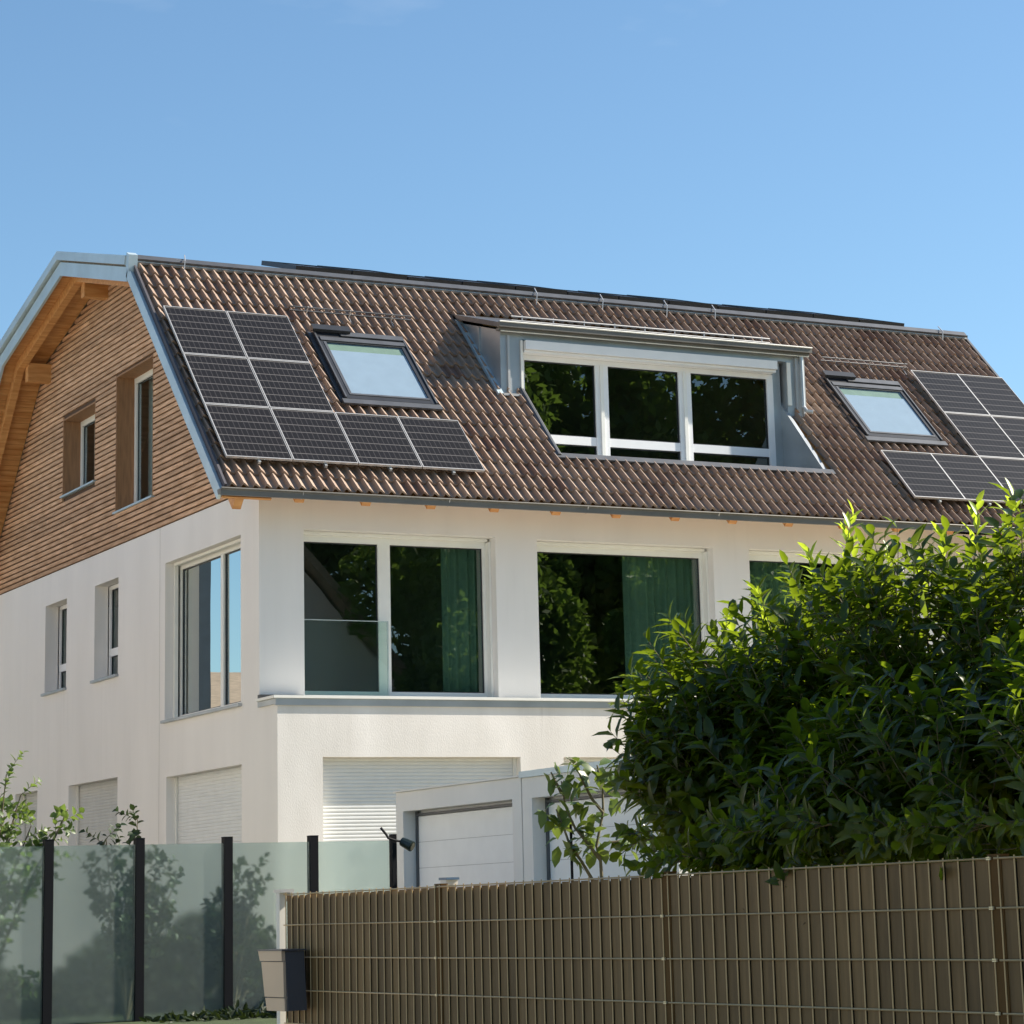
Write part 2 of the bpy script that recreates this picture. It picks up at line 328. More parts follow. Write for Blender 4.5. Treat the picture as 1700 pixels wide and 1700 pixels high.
def wallX(mb, o, ux, uin, U0, U1, W0, W1, holes):
    """a wall sheet with rectangular openings and their reveals"""
    o = Vector(o); ux = Vector(ux); uin = Vector(uin); uz = Vector((0, 0, 1))
    P = lambda u, w_, d=0: o + ux * u + uz * w_ + uin * d
    us = sorted({U0, U1, *[h[0] for h in holes], *[h[1] for h in holes]}); ws = sorted({W0, W1, *[h[2] for h in holes], *[h[3] for h in holes]})
    for i in range(len(us) - 1):
        for j in range(len(ws) - 1):
            uc = (us[i] + us[i + 1]) / 2; wc = (ws[j] + ws[j + 1]) / 2
            if any(h[0] < uc < h[1] and h[2] < wc < h[3] for h in holes): continue
            mb.face(P(us[i], ws[j]), P(us[i + 1], ws[j]), P(us[i + 1], ws[j + 1]), P(us[i], ws[j + 1]))
    for (u0, u1, w0, w1, d) in holes:
        mb.face(P(u0, w0), P(u0, w1), P(u0, w1, d), P(u0, w0, d)); mb.face(P(u1, w0), P(u1, w0, d), P(u1, w1, d), P(u1, w1))
        mb.face(P(u0, w1), P(u1, w1), P(u1, w1, d), P(u0, w1, d)); mb.face(P(u0, w0), P(u0, w0, d), P(u1, w0, d), P(u1, w0))
def window(name, o, ux, uin, r, d, fm=WHITEFRAME, gm=GLASS, fw=.075, mull=(), trans=(), mw=.11, head=0, sill=None, label=None, sash=.0):
    o = Vector(o); ux = Vector(ux); uin = Vector(uin); uz = Vector((0, 0, 1)); u0, u1, w0, w1 = r
    f = MB(); B = lambda a0, a1, b0, b1, c0, c1: f.obox(o, ux, uin, uz, a0, a1, b0, b1, c0, c1)
    B(u0, u1, d - .004, d + .08, w1 - fw - head, w1); B(u0, u1, d - .004, d + .08, w0, w0 + fw)
    B(u0, u0 + fw, d - .002, d + .078, w0 + fw, w1 - fw - head); B(u1 - fw, u1, d - .002, d + .078, w0 + fw, w1 - fw - head)
    cuts = [u0 + fw, *sum([[m - mw / 2, m + mw / 2] for m in mull], []), u1 - fw]
    for m in mull: B(m - mw / 2, m + mw / 2, d - .003, d + .079, w0 + fw, w1 - fw - head)
    for (tz, th) in trans:
        for k in range(0, len(cuts), 2): B(cuts[k], cuts[k + 1], d + .004, d + .072, tz - th / 2, tz + th / 2)
    # dark gaskets round each light
    fr = f.build(name, fm, house, label=label)
    p = MB(); P = lambda u, w_, dd: o + ux * u + uz * w_ + uin * dd
    zc = [w0 + fw, *sum([[t - h / 2, t + h / 2] for t, h in trans], []), w1 - fw - head]
    gk = MB(); e = .016
    for k in range(0, len(cuts), 2):
        for j in range(0, len(zc), 2):
            a0, a1, b0, b1 = cuts[k], cuts[k + 1], zc[j], zc[j + 1]
            p.face(P(a0, b0, d + .045), P(a1, b0, d + .045), P(a1, b1, d + .045), P(a0, b1, d + .045))
            G = lambda x0, x1, z0, z1: gk.obox(o, ux, uin, uz, x0, x1, d + .028, d + .043, z0, z1)
            G(a0, a0 + e, b0, b1); G(a1 - e, a1, b0, b1); G(a0 + e, a1 - e, b0, b0 + e); G(a0 + e, a1 - e, b1 - e, b1)
    p.build('pane', gm, fr); gk.build('gasket', DARKMETAL, fr)
    if sill:
        q = MB(); q.obox(o, ux, uin, uz, u0 - .04, u1 + .04, -.06, d, w0 - .045, w0 - .003); q.build('sill', sill, fr)
    return fr
def shutter(r, o, ux, uin, d, m=SHUTTER, pitch=.052, rails=True, label=None):
    o = Vector(o); ux = Vector(ux); uin = Vector(uin); uz = Vector((0, 0, 1)); u0, u1, w0, w1 = r
    q = MB(); P = lambda u, w_, dd: o + ux * u + uz * w_ + uin * dd
    prof = []; z = w1
    while z > w0:
        for a, dd in ((0, 0.008), (.1, .002), (.35, -.001), (.65, -.001), (.93, .002)): prof.append((z - a * pitch, d + dd))
        z -= pitch
    for (za, da), (zb, db) in zip(prof, prof[1:]): q.face(P(u0, za, da), P(u0, zb, db), P(u1, zb, db), P(u1, za, da))
    s_ = q.build('roller_shutter', m, house, label=label)
    f = MB(); f.obox(o, ux, uin, uz, u0, u0 + .05, d - .035, d - .005, w0, w1); f.obox(o, ux, uin, uz, u1 - .05, u1, d - .035, d - .005, w0, w1)
    each(f, 'guide_rail', TRIM, s_)

# gable wall (faces -X); u runs along Y
GO, GU, GI = (XG, 0, 0), (0, 1, 0), (1, 0, 0)
big = (36.40, 39.76, 3.10, 5.60); s2 = (42.11, 43.39, 4.05, 5.67); s1 = (44.98, 46.26, 4.07, 5.65)
g1 = (36.38, 39.67, -.9, 2.21); g2 = (42.08, 44.75, -.3, 2.35); g3 = (46.61, 48.0, -.3, 2.37)
wall = MB()
wallX(wall, GO, GU, GI, YF, YB, -1.1, 6.205, [(*big, .2), (*s2, .24), (*s1, .24), (*g1, .2), (*g2, .2), (*g3, .2)])
wall.face((XG, YX, -1.1), (XG, YF, -1.1), (XG, YF, 2.995), (XG, YX, 2.995))
# small white triangle of wall between cladding and eave
wall.face((XG, YF, 6.205), (XG, 36.55, 6.205), (XG, 36.55, zroof(36.55) - .15), (XG, YF, zroof(YF) - .15))
# facade, u runs along X
FO, FU, FI = (0, YF, 0), (1, 0, 0), (0, 1, 0)
W1 = (14.583, 17.743, 3.165, 5.612); W2 = (18.461, 21.637, 3.165, 5.605); W3 = (22.318, 25.482, 3.165, 5.605)
wallX(wall, FO, FU, FI, XG, 26.09, 3.09, zroof(YF) - .14, [(*W1, .29), (*W2, .29), (*W3, .29)])
wall.face((26.09, YF, 3.09), (26.09, YF + .5, 3.09), (26.09, YF + .5, 7.05), (26.09, YF, 6.59))
W4 = (26.6, 28.2, 3.3, 5.6)
wallX(wall, (0, YF + .5, 0), FU, FI, 26.09, XGR, 3.09, 7.06, [(*W4, .1)])
wall.face((XGR, YX, -1.1), (XGR, YX, 3.0), (XGR, YB, 3.0), (XGR, YB, -1.1)); wall.face((XGR, YF, 3.0), (XGR, YF, 6.55), (XGR, 42.8, 11.1), (XGR, YB, 6.55), (XGR, YB, 3.0))
wall.face((XG, YB, -1.1), (XGR, YB, -1.1), (XGR, YB, 6.5), (XG, YB, 6.5))
wall.build('wall', PLASTER, house)
q = MB(); q.box(XG - .0025, XG + .01, 40.008, 40.018, -1.0, 6.2); q.build('expansion_joint', mat('joint', (.50, .48, .45), .9), house)
# ground floor extension under the balcony
XO = (0, YX, 0)
sh1 = (14.572, 17.736, -.4, 2.225); sh2 = (18.46, 21.64, -.4, 2.222); sh3 = (22.3, 25.5, -.4, 2.22)
e = MB(); wallX(e, XO, FU, FI, XG, XGR, -1.1, 2.995, [(*sh1, .19), (*sh2, .19), (*sh3, .19)])
e.build('extension_wall', PLASTER_WEATHERED, house, label='sunlit ground floor wall with weather streaks')
for r in (sh1, sh2, sh3): shutter(r, XO, FU, FI, .17)
shutter(g1, GO, GU, GI, .18, SHUTTER, label='white closed roller shutter near the house corner'); shutter(g2, GO, GU, GI, .18, SHUTTER_GREY, label='grey closed roller shutter'); shutter(g3, GO, GU, GI, .18, SHUTTER_GREY)
# balcony slab and metal cap
b = MB(); b.box(XG - .07, XGR, YX - .055, YF - .004, 3.055, 3.095); b.build('balcony_coping', TRIM, house)
b = MB(); b.box(XG - .035, XGR, YX - .03, YX + .02, 2.955, 3.053); b.box(XG - .035, XG - .003, YX + .02, YF - .01, 2.975, 3.053); b.build('coping_flashing', ZINC, house)
b = MB(); b.box(XG - .05, 14.5, YF - .16, YF - .05, 3.097, 3.15); b.box(17.78, 18.42, YF - .06, YF - .01, 3.097, 3.13); b.box(21.68, 22.3, YF - .06, YF - .01, 3.097, 3.13)
each(b, 'gap_shadow_strip', DARKMETAL, house)  # dark strips paint the shadow in the gap between wall and coping
# facade windows
fa = window('window', FO, FU, FI, W1, .29, TRIM, GLASS, .085, mull=(16.0,), mw=.2, head=.06)
fb = window('window', FO, FU, FI, W2, .29, TRIM, GLASS, .085, head=.06)
fc = window('window', FO, FU, FI, W3, .29, TRIM, GLASS, .085, head=.06)
window('window', (0, YF + .5, 0), FU, FI, W4, .1, WHITEFRAME, GLASS, .07, mull=(27.4,), mw=.1)
b = MB(); b.box(14.60, 16.0, YF + .20, YF + .214, 3.12, 4.285); ba = b.build('glass_balustrade', CLEAR, house, label='clear glass railing before the left light')
b = MB(); b.box(14.60, 16.0, YF + .198, YF + .216, 4.286, 4.298); b.box(16.001, 16.02, YF + .195, YF + .219, 3.12, 4.298); each(b, 'edge_highlight', mat('pale_edge', (.45, .52, .50), .3), ba)  # pale strips colour in the greenish glass edge and its highlight
for W in (W1, W2, W3):      # roller guide on the far jamb and box edge at the head
    b = MB(); b.box(W[1] - .04, W[1] - .004, YF + .16, YF + .284, 3.12, 5.55); b.box(W[0], W[1] - .045, YF + .18, YF + .284, W[3] - .05, W[3] - .006); each(b, 'guide_rail', TRIM, [fa, fb, fc][[W1, W2, W3].index(W)])
# curtains
def curtain(x0, x1, y, z0, z1, par, amp=.035):
    q = MB(); n = int((x1 - x0) / .02)
    pr = [(x0 + (x1 - x0) * i / n, y + amp * math.sin(i * .9 + 1.3 * math.sin(i * .21))) for i in range(n + 1)]
    for (a, b_), (c, d_) in zip(pr, pr[1:]): q.face((a, b_, z0), (c, d_, z0), (c, d_, z1), (a, b_, z1))
    q.build('curtain', CURTAIN, par, smooth=True)
curtain(17.05, 17.75, YF + .50, 3.12, 5.6, fa); curtain(20.25, 21.75, YF + .52, 3.12, 5.6, fb); curtain(22.5, 23.6, YF + .52, 3.12, 5.6, fc)
# gable windows
window('window', GO, GU, GI, big, .24, TRIM, GLASSBLUE, .075, mull=(37.82,), mw=.12, head=.03, sill=ZINC, label='large corner window mirroring sky')
window('window', GO, GU, GI, s2, .26, WHITEFRAME, GLASS, .07, trans=((4.52, .13),), sill=ZINC)
window('window', GO, GU, GI, s1, .26, WHITEFRAME, GLASS, .07, trans=((4.52, .13),), sill=ZINC)
b = MB(); b.box(XG + .14, XG + .2, big[1] - .06, big[1] - .004, big[2], big[3]); b.box(XG + .12, XG + .2, big[0], big[1] - .07, big[3] - .05, big[3] - .006); each(b, 'roller_guide', TRIM, house)

# ---- timber gable
OUT = [(34.97, 6.03), (39.16, 10.31), (42.83, 11.25), (46.50, 10.31), (50.69, 6.03)]
def offs(pts, d):
    res = []
    for i, p in enumerate(pts):
        ns = []
        for a, b_ in ((i - 1, i), (i, i + 1)):
            if a < 0 or b_ >= len(pts): continue
            dy, dz = pts[b_][0] - pts[a][0], pts[b_][1] - pts[a][1]; l = math.hypot(dy, dz); ns.append((-dz / l, dy / l))
        n = ns[0] if len(ns) == 1 else ((ns[0][0] + ns[1][0]) / 2, (ns[0][1] + ns[1][1]) / 2)
        k = 1 / (n[0] ** 2 + n[1] ** 2)
        res.append((p[0] + n[0] * d * k, p[1] + n[1] * d * k))
    return res
def profile(mb, pts, d0, d1, x0, x1):
    A = offs(pts, d0); B_ = offs(pts, d1)
    for i in range(len(pts) - 1): mb.prism([A[i], A[i + 1], B_[i + 1], B_[i]], x0, x1)
under = offs(OUT, -.13)
def topz(y, pts=under):
    for (a, za), (b_, zb) in zip(pts, pts[1:]):
        if a <= y <= b_: return za + (zb - za) * (y - a) / (b_ - a)
    return -9
wA = (43.39, 45.27, 7.52, 8.92); wB = (40.33, 42.26, 6.79, 9.14)
back = MB()
yl = sorted({36.3, 38, 39.16, 42.83, 46.5, 48, 50, 49.4, wA[0], wA[1], wB[0], wB[1]})
def fillcol(mb, a, b_, x, zb, holes):
    h = [q for q in holes if q[0] <= (a + b_) / 2 <= q[1]]
    if h:
        h = h[0]; mb.face((x, a, zb), (x, b_, zb), (x, b_, h[2]), (x, a, h[2])); mb.face((x, a, h[3]), (x, b_, h[3]), (x, b_, topz(b_)), (x, a, topz(a)))
    else: mb.face((x, a, zb), (x, b_, zb), (x, b_, max(zb, topz(b_))), (x, a, max(zb, topz(a))))
for a, b_ in zip(yl, yl[1:]): fillcol(back, a, b_, XG + .012, 6.2, (wA, wB))
back.build('gable_backing', WOODBACK, house)
cl = MB(); z = 6.225; k = 0
while z < 11.1:
    h = .062; zc = z + h
    # extent of the slat under the roof line
    ya = None; yy = 36.0
    while yy < 50.2 and topz(yy) < zc + .01: yy += .01
    ya = max(yy, 36.2); yy = 50.2
    while yy > 36 and topz(yy) < zc + .01: yy -= .01
    yb = min(yy, 50.0)
    if ya < yb:
        segs = [(ya, yb)]
        for hole in (wA, wB):
            if z < hole[3] + .02 and zc > hole[2] - .04:
                ns = []
                for a, b_ in segs:
                    if a < hole[0] < b_: ns.append((a, hole[0] - .002)); ns.append((hole[1] + .002, b_)) if hole[1] < b_ else None
                    elif a < hole[1] < b_: ns.append((hole[1] + .002, b_))
                    elif hole[0] <= a and b_ <= hole[1]: pass
                    else: ns.append((a, b_))
                segs = ns
        for a, b_ in segs:
            c = a
            while c < b_ - .02:
                d_ = min(b_, c + random.uniform(2.2, 4.0)); jit = random.uniform(-.002, .002)
                cl.obox((0, 0, 0), (1, 0, 0), (0, 1, 0), (0, 0, 1), XG - .022 + jit, XG + .008, c, d_ - .003, z, zc); cl.tone += [random.random()] * 6
                c = d_
    z += .0925
cl.build('timber_cladding', WOODSLAT, house)
for nm, r, mu_ in (('a', wA, ()), ('b', wB, ())):
    u0, u1, w0, w1 = r; D = .30
    q = MB(); t = .03
    q.box(XG - .02, XG + D, u1 - t, u1 - .001, w0, w1); q.box(XG - .02, XG + D, u0 + .001, u0 + t, w0, w1)
    q.box(XG - .02, XG + D, u0 + t, u1 - t, w1 - t, w1 - .001)
    fr = window('window', GO, GU, GI, (u0 + t, u1 - t, w0, w1 - t), D, TRIM, SKYGLASS, .10, label='narrow window deep in a brown timber reveal')
    q.build('reveal', WOODDARK, fr)
    q = MB(); q.box(XG - .06, XG + D, u0 - .03, u1 + .03, w0 - .035, w0 - .003); q.build('sill', ZINCBLUE, fr)
    q = MB(); q.box(XG + D + .25, XG + D + .26, u0 + .03, u1 - .03, w0, w1); q.build('blind', CURTAIN, fr)

# ---- interior surfaces, seen dimly through the panes
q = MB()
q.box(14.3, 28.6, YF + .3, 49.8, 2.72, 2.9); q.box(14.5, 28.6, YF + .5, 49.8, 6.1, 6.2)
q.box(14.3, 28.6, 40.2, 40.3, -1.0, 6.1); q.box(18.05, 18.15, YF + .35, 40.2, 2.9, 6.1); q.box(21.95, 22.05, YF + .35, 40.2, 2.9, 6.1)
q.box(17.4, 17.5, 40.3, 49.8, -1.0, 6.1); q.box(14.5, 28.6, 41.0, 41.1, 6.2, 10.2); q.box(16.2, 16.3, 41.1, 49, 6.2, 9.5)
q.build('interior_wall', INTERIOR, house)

# ---- roof: deck, tiles, edges
DX0, DX1, DS0 = 19.0, 24.1, 1.24         # opening of the dormer recess
d = MB()
n0, n1 = -.13, -.012
sbox(d, XR, DX0, -.02, 5.98, n0, n1); sbox(d, DX1, XE, -.02, 5.98, n0, n1); sbox(d, DX0, DX1, -.02, DS0, n0, n1); sbox(d, DX0, DX1, 5.2, 5.98, n0, n1)
d.build('roof_deck', WOODORANGE, house)
d = MB(); A = offs(OUT, -.13); B_ = offs(OUT, .03)
for i in (1, 2, 3): d.prism([A[i], A[i + 1], B_[i + 1], B_[i]], XR + .002, XE - .002)
up = d.build('upper_roof', TILEPLAIN, house)
# underside boards of the gable overhang
d = MB(); A = offs(OUT, -.165); B_ = offs(OUT, -.132)
for i in range(4):
    n = 26; 
    p0, p1, q0, q1 = A[i], A[i + 1], B_[i], B_[i + 1]
    ln = math.hypot(p1[0] - p0[0], p1[1] - p0[1]); n = max(3, int(ln / .12))
    for k in range(n):
        a, b_ = k / n, (k + .93) / n
        lp = lambda s_, t_, w_: (s_[0] + (t_[0] - s_[0]) * w_, s_[1] + (t_[1] - s_[1]) * w_)
        d.prism([lp(p0, p1, a), lp(p0, p1, b_), lp(q0, q1, b_), lp(q0, q1, a)], XR + .02, XG - .03)
d.build('soffit_boards', WOODORANGE, house)
d = MB(); profile(d, OUT, -.35, -.167, 13.30, 13.43); d.build('fly_rafter', WOODORANGE, house)
for (y, zt) in ((42.83, 10.96), (46.15, 10.10), (39.5, 10.10), (49.4, 6.9)):
    d = MB(); d.box(13.431, XG + .008, y - .09, y + .09, zt - .34, zt); d.build('purlin', WOODORANGE, house)
# tiles
t = MB(); WAVE = .1785; COURSE = .332; K = 10
ncourse = 18; nw = int((XE - XR - .03) / WAVE)
FS = [0, .14, .27, .30, .325, .355, .38, .41, .46, .52, .68, .84, 1.0]; K = len(FS) - 1
def prof(f):
    if f <= .28: return .004
    if f <= .40: return .004 + .074 * (.5 - .5 * math.cos(math.pi * (f - .28) / .12))
    if f <= .52: return .078 - .074 * .10 * ((f - .40) / .12) ** 2
    return .004 + .074 * .90 * (1 - (f - .52) / .48) ** 1.08
rnd = random.Random(3)
for j in range(ncourse):
    s0 = -.03 + j * COURSE; s1 = s0 + COURSE + .0
    for i in range(nw):
        x0 = XR + .03 + i * WAVE; xc = x0 + WAVE / 2; scn = (s0 + s1) / 2
        if DX0 - .03 < xc < DX1 + .05 and DS0 < s0 + .1 and scn < 5.2: continue
        if any(a_ + .12 < xc < b_ - .12 and c_ + .1 < s0 and s1 < d_ - .02 for a_, b_, c_, d_ in ((15.66, 17.22, 2.32, 4.20), (25.36, 26.93, 2.28, 4.07))): continue
        sE = min(s1, DS0 + .0) if DX0 - .03 < xc < DX1 + .05 and s0 < DS0 < s1 else s1
        if i % 2 == 0 or not t.tone: lift = rnd.uniform(-.004, .006); tone = rnd.random(); ds = rnd.uniform(-.009, .009)
        rows = []
        for (s_, l_) in ((s0 + ds, .004), (s0 + ds, .040 + lift), (sE, .0)):
            rows.append([t.pt(S(x0 + WAVE * FS[k], s_, prof(FS[k]) + l_)) for k in range(K + 1)])
        for a in (0, 1):
            for k in range(K):
                t.f.append([rows[a][k], rows[a][k + 1], rows[a + 1][k + 1], rows[a + 1][k]]); t.tone.append(tone)
t.build('roof_tiles', TILE, house)
# right-hand and left-hand tile edges, gutter, rafters
q = MB(); sbox(q, XR - .005, XR + .03, -.04, 5.98, -.012, .085); q.build('verge_tile', mat('verge_dark', (.06, .055, .065), .6), house)
q = MB(); sbox(q, XE - .02, XE + .03, -.04, 5.98, -.2, .07); q.build('verge_tile', BRONZE, house)
q = MB(); profile(q, OUT[1:], -.27, -.035, XR - .055, XR - .007); A_ = offs(OUT, -.19); B2 = offs(OUT, -.0); C_ = offs(OUT, -.27); q.prism([A_[0], A_[1], B2[1], B2[0]], XR - .055, XR - .007); q.build('barge_board', ZINCBLUE, house)
q = MB(); profile(q, OUT[1:], .0, .15, XR - .12, XR + .05); q.prism([(39.02, 10.17), (39.16, 10.31), (39.10, 10.50), (38.98, 10.44)], XR - .10, XR + .05); q.build('verge_coping', ZINCBLUE, house)
q = MB(); profile(q, OUT[1:], -.25, .12, XE - .002, XE + .05); q.build('barge_board', BRONZE, house)
q = MB(); arc = [(34.985 + .085 * math.cos(a), 6.03 + .085 * math.sin(a) - .0) for a in [math.pi + math.pi * k / 10 for k in range(11)]]
for (a, b_) in zip(arc, arc[1:]):
    q.face((XR - .06, *a), (XE + .06, *a), (XE + .06, *b_), (XR - .06, *b_))
gu = q
cap = [(y, z_) for y, z_ in arc]; q.f.append([q.pt((XR - .06, y, z_)) for y, z_ in cap]); q.f.append([q.pt((XE + .06, y, z_)) for y, z_ in cap])
q.tube([(XR - .06, arc[0][0] - .006, arc[0][1] + .004), (XE + .06, arc[0][0] - .006, arc[0][1] + .004)], .014)
q.box(XR - .06, XE + .06, 34.905, 34.925, 5.93, 6.02)
gut = q.build('gutter', GUTTER, house, smooth=False)
for k in range(7):
    q = MB(); q.tube([(XR + 1.2 + k * 2.35, arc[0][0] - .014, arc[0][1] + .006), (XR + 1.2 + k * 2.35, arc[3][0] - .012, arc[3][1]), (XR + 1.2 + k * 2.35, arc[5][0], arc[5][1] - .008)], .008, 5); q.build('gutter_bracket', SILVER, gut)
for k in range(15):
    x = 13.3 + k * 1.062
    q = MB(); sbox(q, x - (.07 if k else -.02), x + .07, (.10 if k else .2), .93, -.29, -.132); q.build('rafter', WOODORANGE, house)
q = MB(); sbox(q, XR + .03, XE - .03, 5.93, 6.05, .055, .14); q.box(XR + .03, XE - .03, 39.16, 39.30, 10.36, 10.46)
br = q.build('ridge_flashing', BRONZE, house)
q = MB(); q.tube([S(XR + .03, 5.925, .075), S(XE - .03, 5.925, .075)], .018, 6); q.tube([(XR + .03, 39.15, 10.475), (XE - .03, 39.15, 10.475)], .012, 6); each(q, 'flashing_lip', TRIM, br)
q = MB(); q.box(XR + .03, XE - .04, 39.32, 39.38, 10.44, 10.53); q.build('tile_edge', TILEPLAIN, br)
q = MB(); q.obox(EV, AX, US, NS, XR + .03, XE - .03, 5.905, 5.93, .05, .09); q.build('flashing_strip', ZINC, br)
for x in (13.9, 20.3, 21.6, 22.9, 23.9, 28.9):
    q = MB(); p = S(x, 5.75, .06); q.tube([p, p + Vector((.02, .0, .2)), p + Vector((.10, .25, .36))], .010, 5); q.tube([p + Vector((.02, 0, .2)), p + Vector((-.1, .05, .22))], .008, 5)
    q.build('lightning_clip', SILVER, house)

# ---- snow guards
def snowguard(x0, x1, s_):
    q = MB()
    for n_ in (.10, .17): q.tube([S(x0, s_ + .0, n_), S(x1, s_ + .0, n_)], .012, 6)
    g_ = q.build('snow_guard', BRONZE, house)
    k = x0 + .3
    while k < x1:
        b = MB(); b.tube([S(k, s_ - .17, .05), S(k, s_ - .02, .06), S(k, s_, .19)], .011, 5); b.build('bracket', SILVER, g_); k += .75
snowguard(15.45, 17.6, 4.83); snowguard(25.6, 27.45, 4.66)

# ---- skylights
def skylight(x0, x1, s0, s1):
    q = MB(); t_ = .13
    sbox(q, x0, x0 + t_ * .75, s0, s1, .0, .135); sbox(q, x1 - t_ * .75, x1, s0, s1, .0, .135)
    sbox(q, x0 + t_ * .75, x1 - t_ * .75, s0, s0 + .12, .0, .133); sbox(q, x0 + t_ * .75, x1 - t_ * .75, s1 - .30, s1, .0, .133)
    sk = q.build('skylight', DARKMETAL, house)
    q = MB(); i = t_ * .75
    sbox(q, x0 - .005, x0 + .02, s0 + .01, s1, .136, .156); sbox(q, x1 - .02, x1 + .005, s0 + .01, s1, .136, .156)
    sbox(q, x0 + i - .005, x0 + i + .04, s0 + .12, s1 - .3, .10, .142); sbox(q, x0 + i, x1 - i, s0 + .10, s0 + .14, .10, .143)
    sbox(q, x0 + .45, x1 + .0, s1 - .12, s1 + .0, .137, .158); sbox(q, x0 + .06, x1 - .02, s1 - .27, s1 - .17, .137, .150)
    q.build('frame', BRONZE, sk)
    q = MB(); sbox(q, x0 - .03, x0 + .62, s1 - .06, s1 + .08, .16, .215); q.build('hood', DARKMETAL, sk)
    q = MB(); q.face(S(x0 + i, s0 + .12, .125), S(x1 - i, s0 + .12, .125), S(x1 - i, s1 - .3, .125), S(x0 + i, s1 - .3, .125)); q.build('pane', SKYGLASS, sk)
    q = MB(); q.face(S(x0 + i, s0 + .10, .112), S(x1 - i, s0 + .10, .112), S(x1 - i, s1 - .50, .112), S(x0 + i, s1 - .50, .112)); q.build('blind', BLIND, sk)
    q = MB(); q.face(S(x0 + i, s1 - .50, .102), S(x1 - i, s1 - .50, .102), S(x1 - i, s1 - .29, .102), S(x0 + i, s1 - .29, .102)); q.build('lining', mat('green_lining', (.20, .27, .17), .8), sk)
    q = MB(); sbox(q, x0 - .06, x1 + .06, s0 - .12, s0 - .001, .095, .130); sbox(q, x0 - .06, x0, s0, s1 + .05, .03, .075); sbox(q, x1, x1 + .06, s0, s1 + .05, .03, .075); q.build('flashing', BRONZE, sk)
skylight(15.66, 17.22, 2.32, 4.20); skylight(25.36, 26.93, 2.28, 4.07)

# ---- dormer
YD, YW, ZT = 37.03, 37.17, 9.23
dor = MB()
for a, b_ in ((18.60, 19.0), (24.1, 24.43)):
    dor.prism([(YD, zroof(YD) - .1), (YD, ZT), (38.75, ZT + .50), (38.75, zroof(38.75) - .1)], a, b_)
dor.prism([(YD - .001, 9.10), (YD - .001, ZT), (37.4, ZT + .06), (37.4, 9.10)], 19.0, 24.1)
dm = dor.build('dormer', ZINC, house)
q = MB()
for a, b_ in ((18.93, 18.998), (24.05, 24.12)): q.prism([(35.86, 6.93), (37.3, 6.93), (37.3, 8.5)], a, b_)
q.box(23.90, 24.05, YW, YW + .12, 6.93, 9.1); q.box(19.0, 19.04, YW, YW + .12, 6.93, 9.1)
each(q, 'recess_cheek', ZINC, dm)
q = MB(); q.box(19.0, 24.05, 35.86, 37.3, 6.86, 6.91); q.build('recess_floor', ZINC, dm)
q = MB(); sbox(q, 18.9, 24.15, DS0 - .10, DS0 + .02, .05, .085); q.build('sill_flashing', BRONZE, dm)
q = MB(); q.tube([(18.97, 37.06, zroof(37.06) + .10), (18.97, 35.80, zroof(35.80) + .08)], .055, 10); q.build('recess_edge', BRONZE, dm)
q = MB(); q.prism([(YD - .10, ZT + .03), (38.80, ZT + .57), (38.80, ZT + .65), (YD - .10, ZT + .11)], 18.50, 24.50); q.build('dormer_roof', BRONZE, dm)
q = MB(); q.box(18.50, 24.52, YD - .20, YD - .10, ZT + .015, ZT + .10); q.box(18.52, 24.50, YD - .13, YD - .02, ZT - .03, ZT + .012)
dg = q.build('dormer_gutter', GUTTER, dm)
q = MB(); q.tube([(18.50, YD - .205, ZT + .10), (24.52, YD - .205, ZT + .10)], .013, 6); q.box(18.56, 24.5, YD - .12, YD - .105, ZT - .045, ZT - .0301); each(q, 'gutter_lip', TRIM, dg)
q = MB(); q.box(19.02, 23.86, 36.93, YW - .003, 8.93, 9.075); q.box(19.02, 23.86, 36.985, YW - .003, 8.885, 8.925); q.build('awning_cassette', WHITEFRAME, dm)
q = MB(); q.box(24.10, 24.17, YD - .03, YD - .003, 8.33, 9.08); q.box(18.96, 18.999, YD - .03, YD - .003, 8.15, 9.08); each(q, 'awning_rail', TRIM, dm)
q = MB(); q.box(24.26, 24.32, YD - .05, YD - .003, 8.25, 9.18); q.box(24.40, 24.45, YD - .04, YD - .003, 8.15, 9.2); q.box(18.72, 18.76, YD - .03, YD - .003, 8.2, 9.15); q.box(18.60, 19.02, YD - .10, YD - .003, 8.13, 8.17); each(q, 'corner_trim', SILVER, dm)
q = MB(); q.tube([(24.36, YD - .08, 9.2), (24.36, YD - .08, 8.32), (24.38, YD - .16, 8.22), (24.46, YD - .22, 8.2)], .035, 8); q.build('downpipe', ZINC, dm)
q = MB(); q.box(18.3, 18.6, 37.6, 37.62, 8.8, 8.81)
for x in (18.585,):
    q2 = MB(); q2.box(x - .012, x + .014, 37.75, 37.80, zroof(37.8) + .05, ZT + .2); q2.build('cheek_seam', ZINC, dm)
q = MB(); q.obox(EV, AX, US, NS, 18.50, 18.60, 2.85, 5.15, .04, .085); q.build('cheek_flashing', ZINCBLUE, dm)
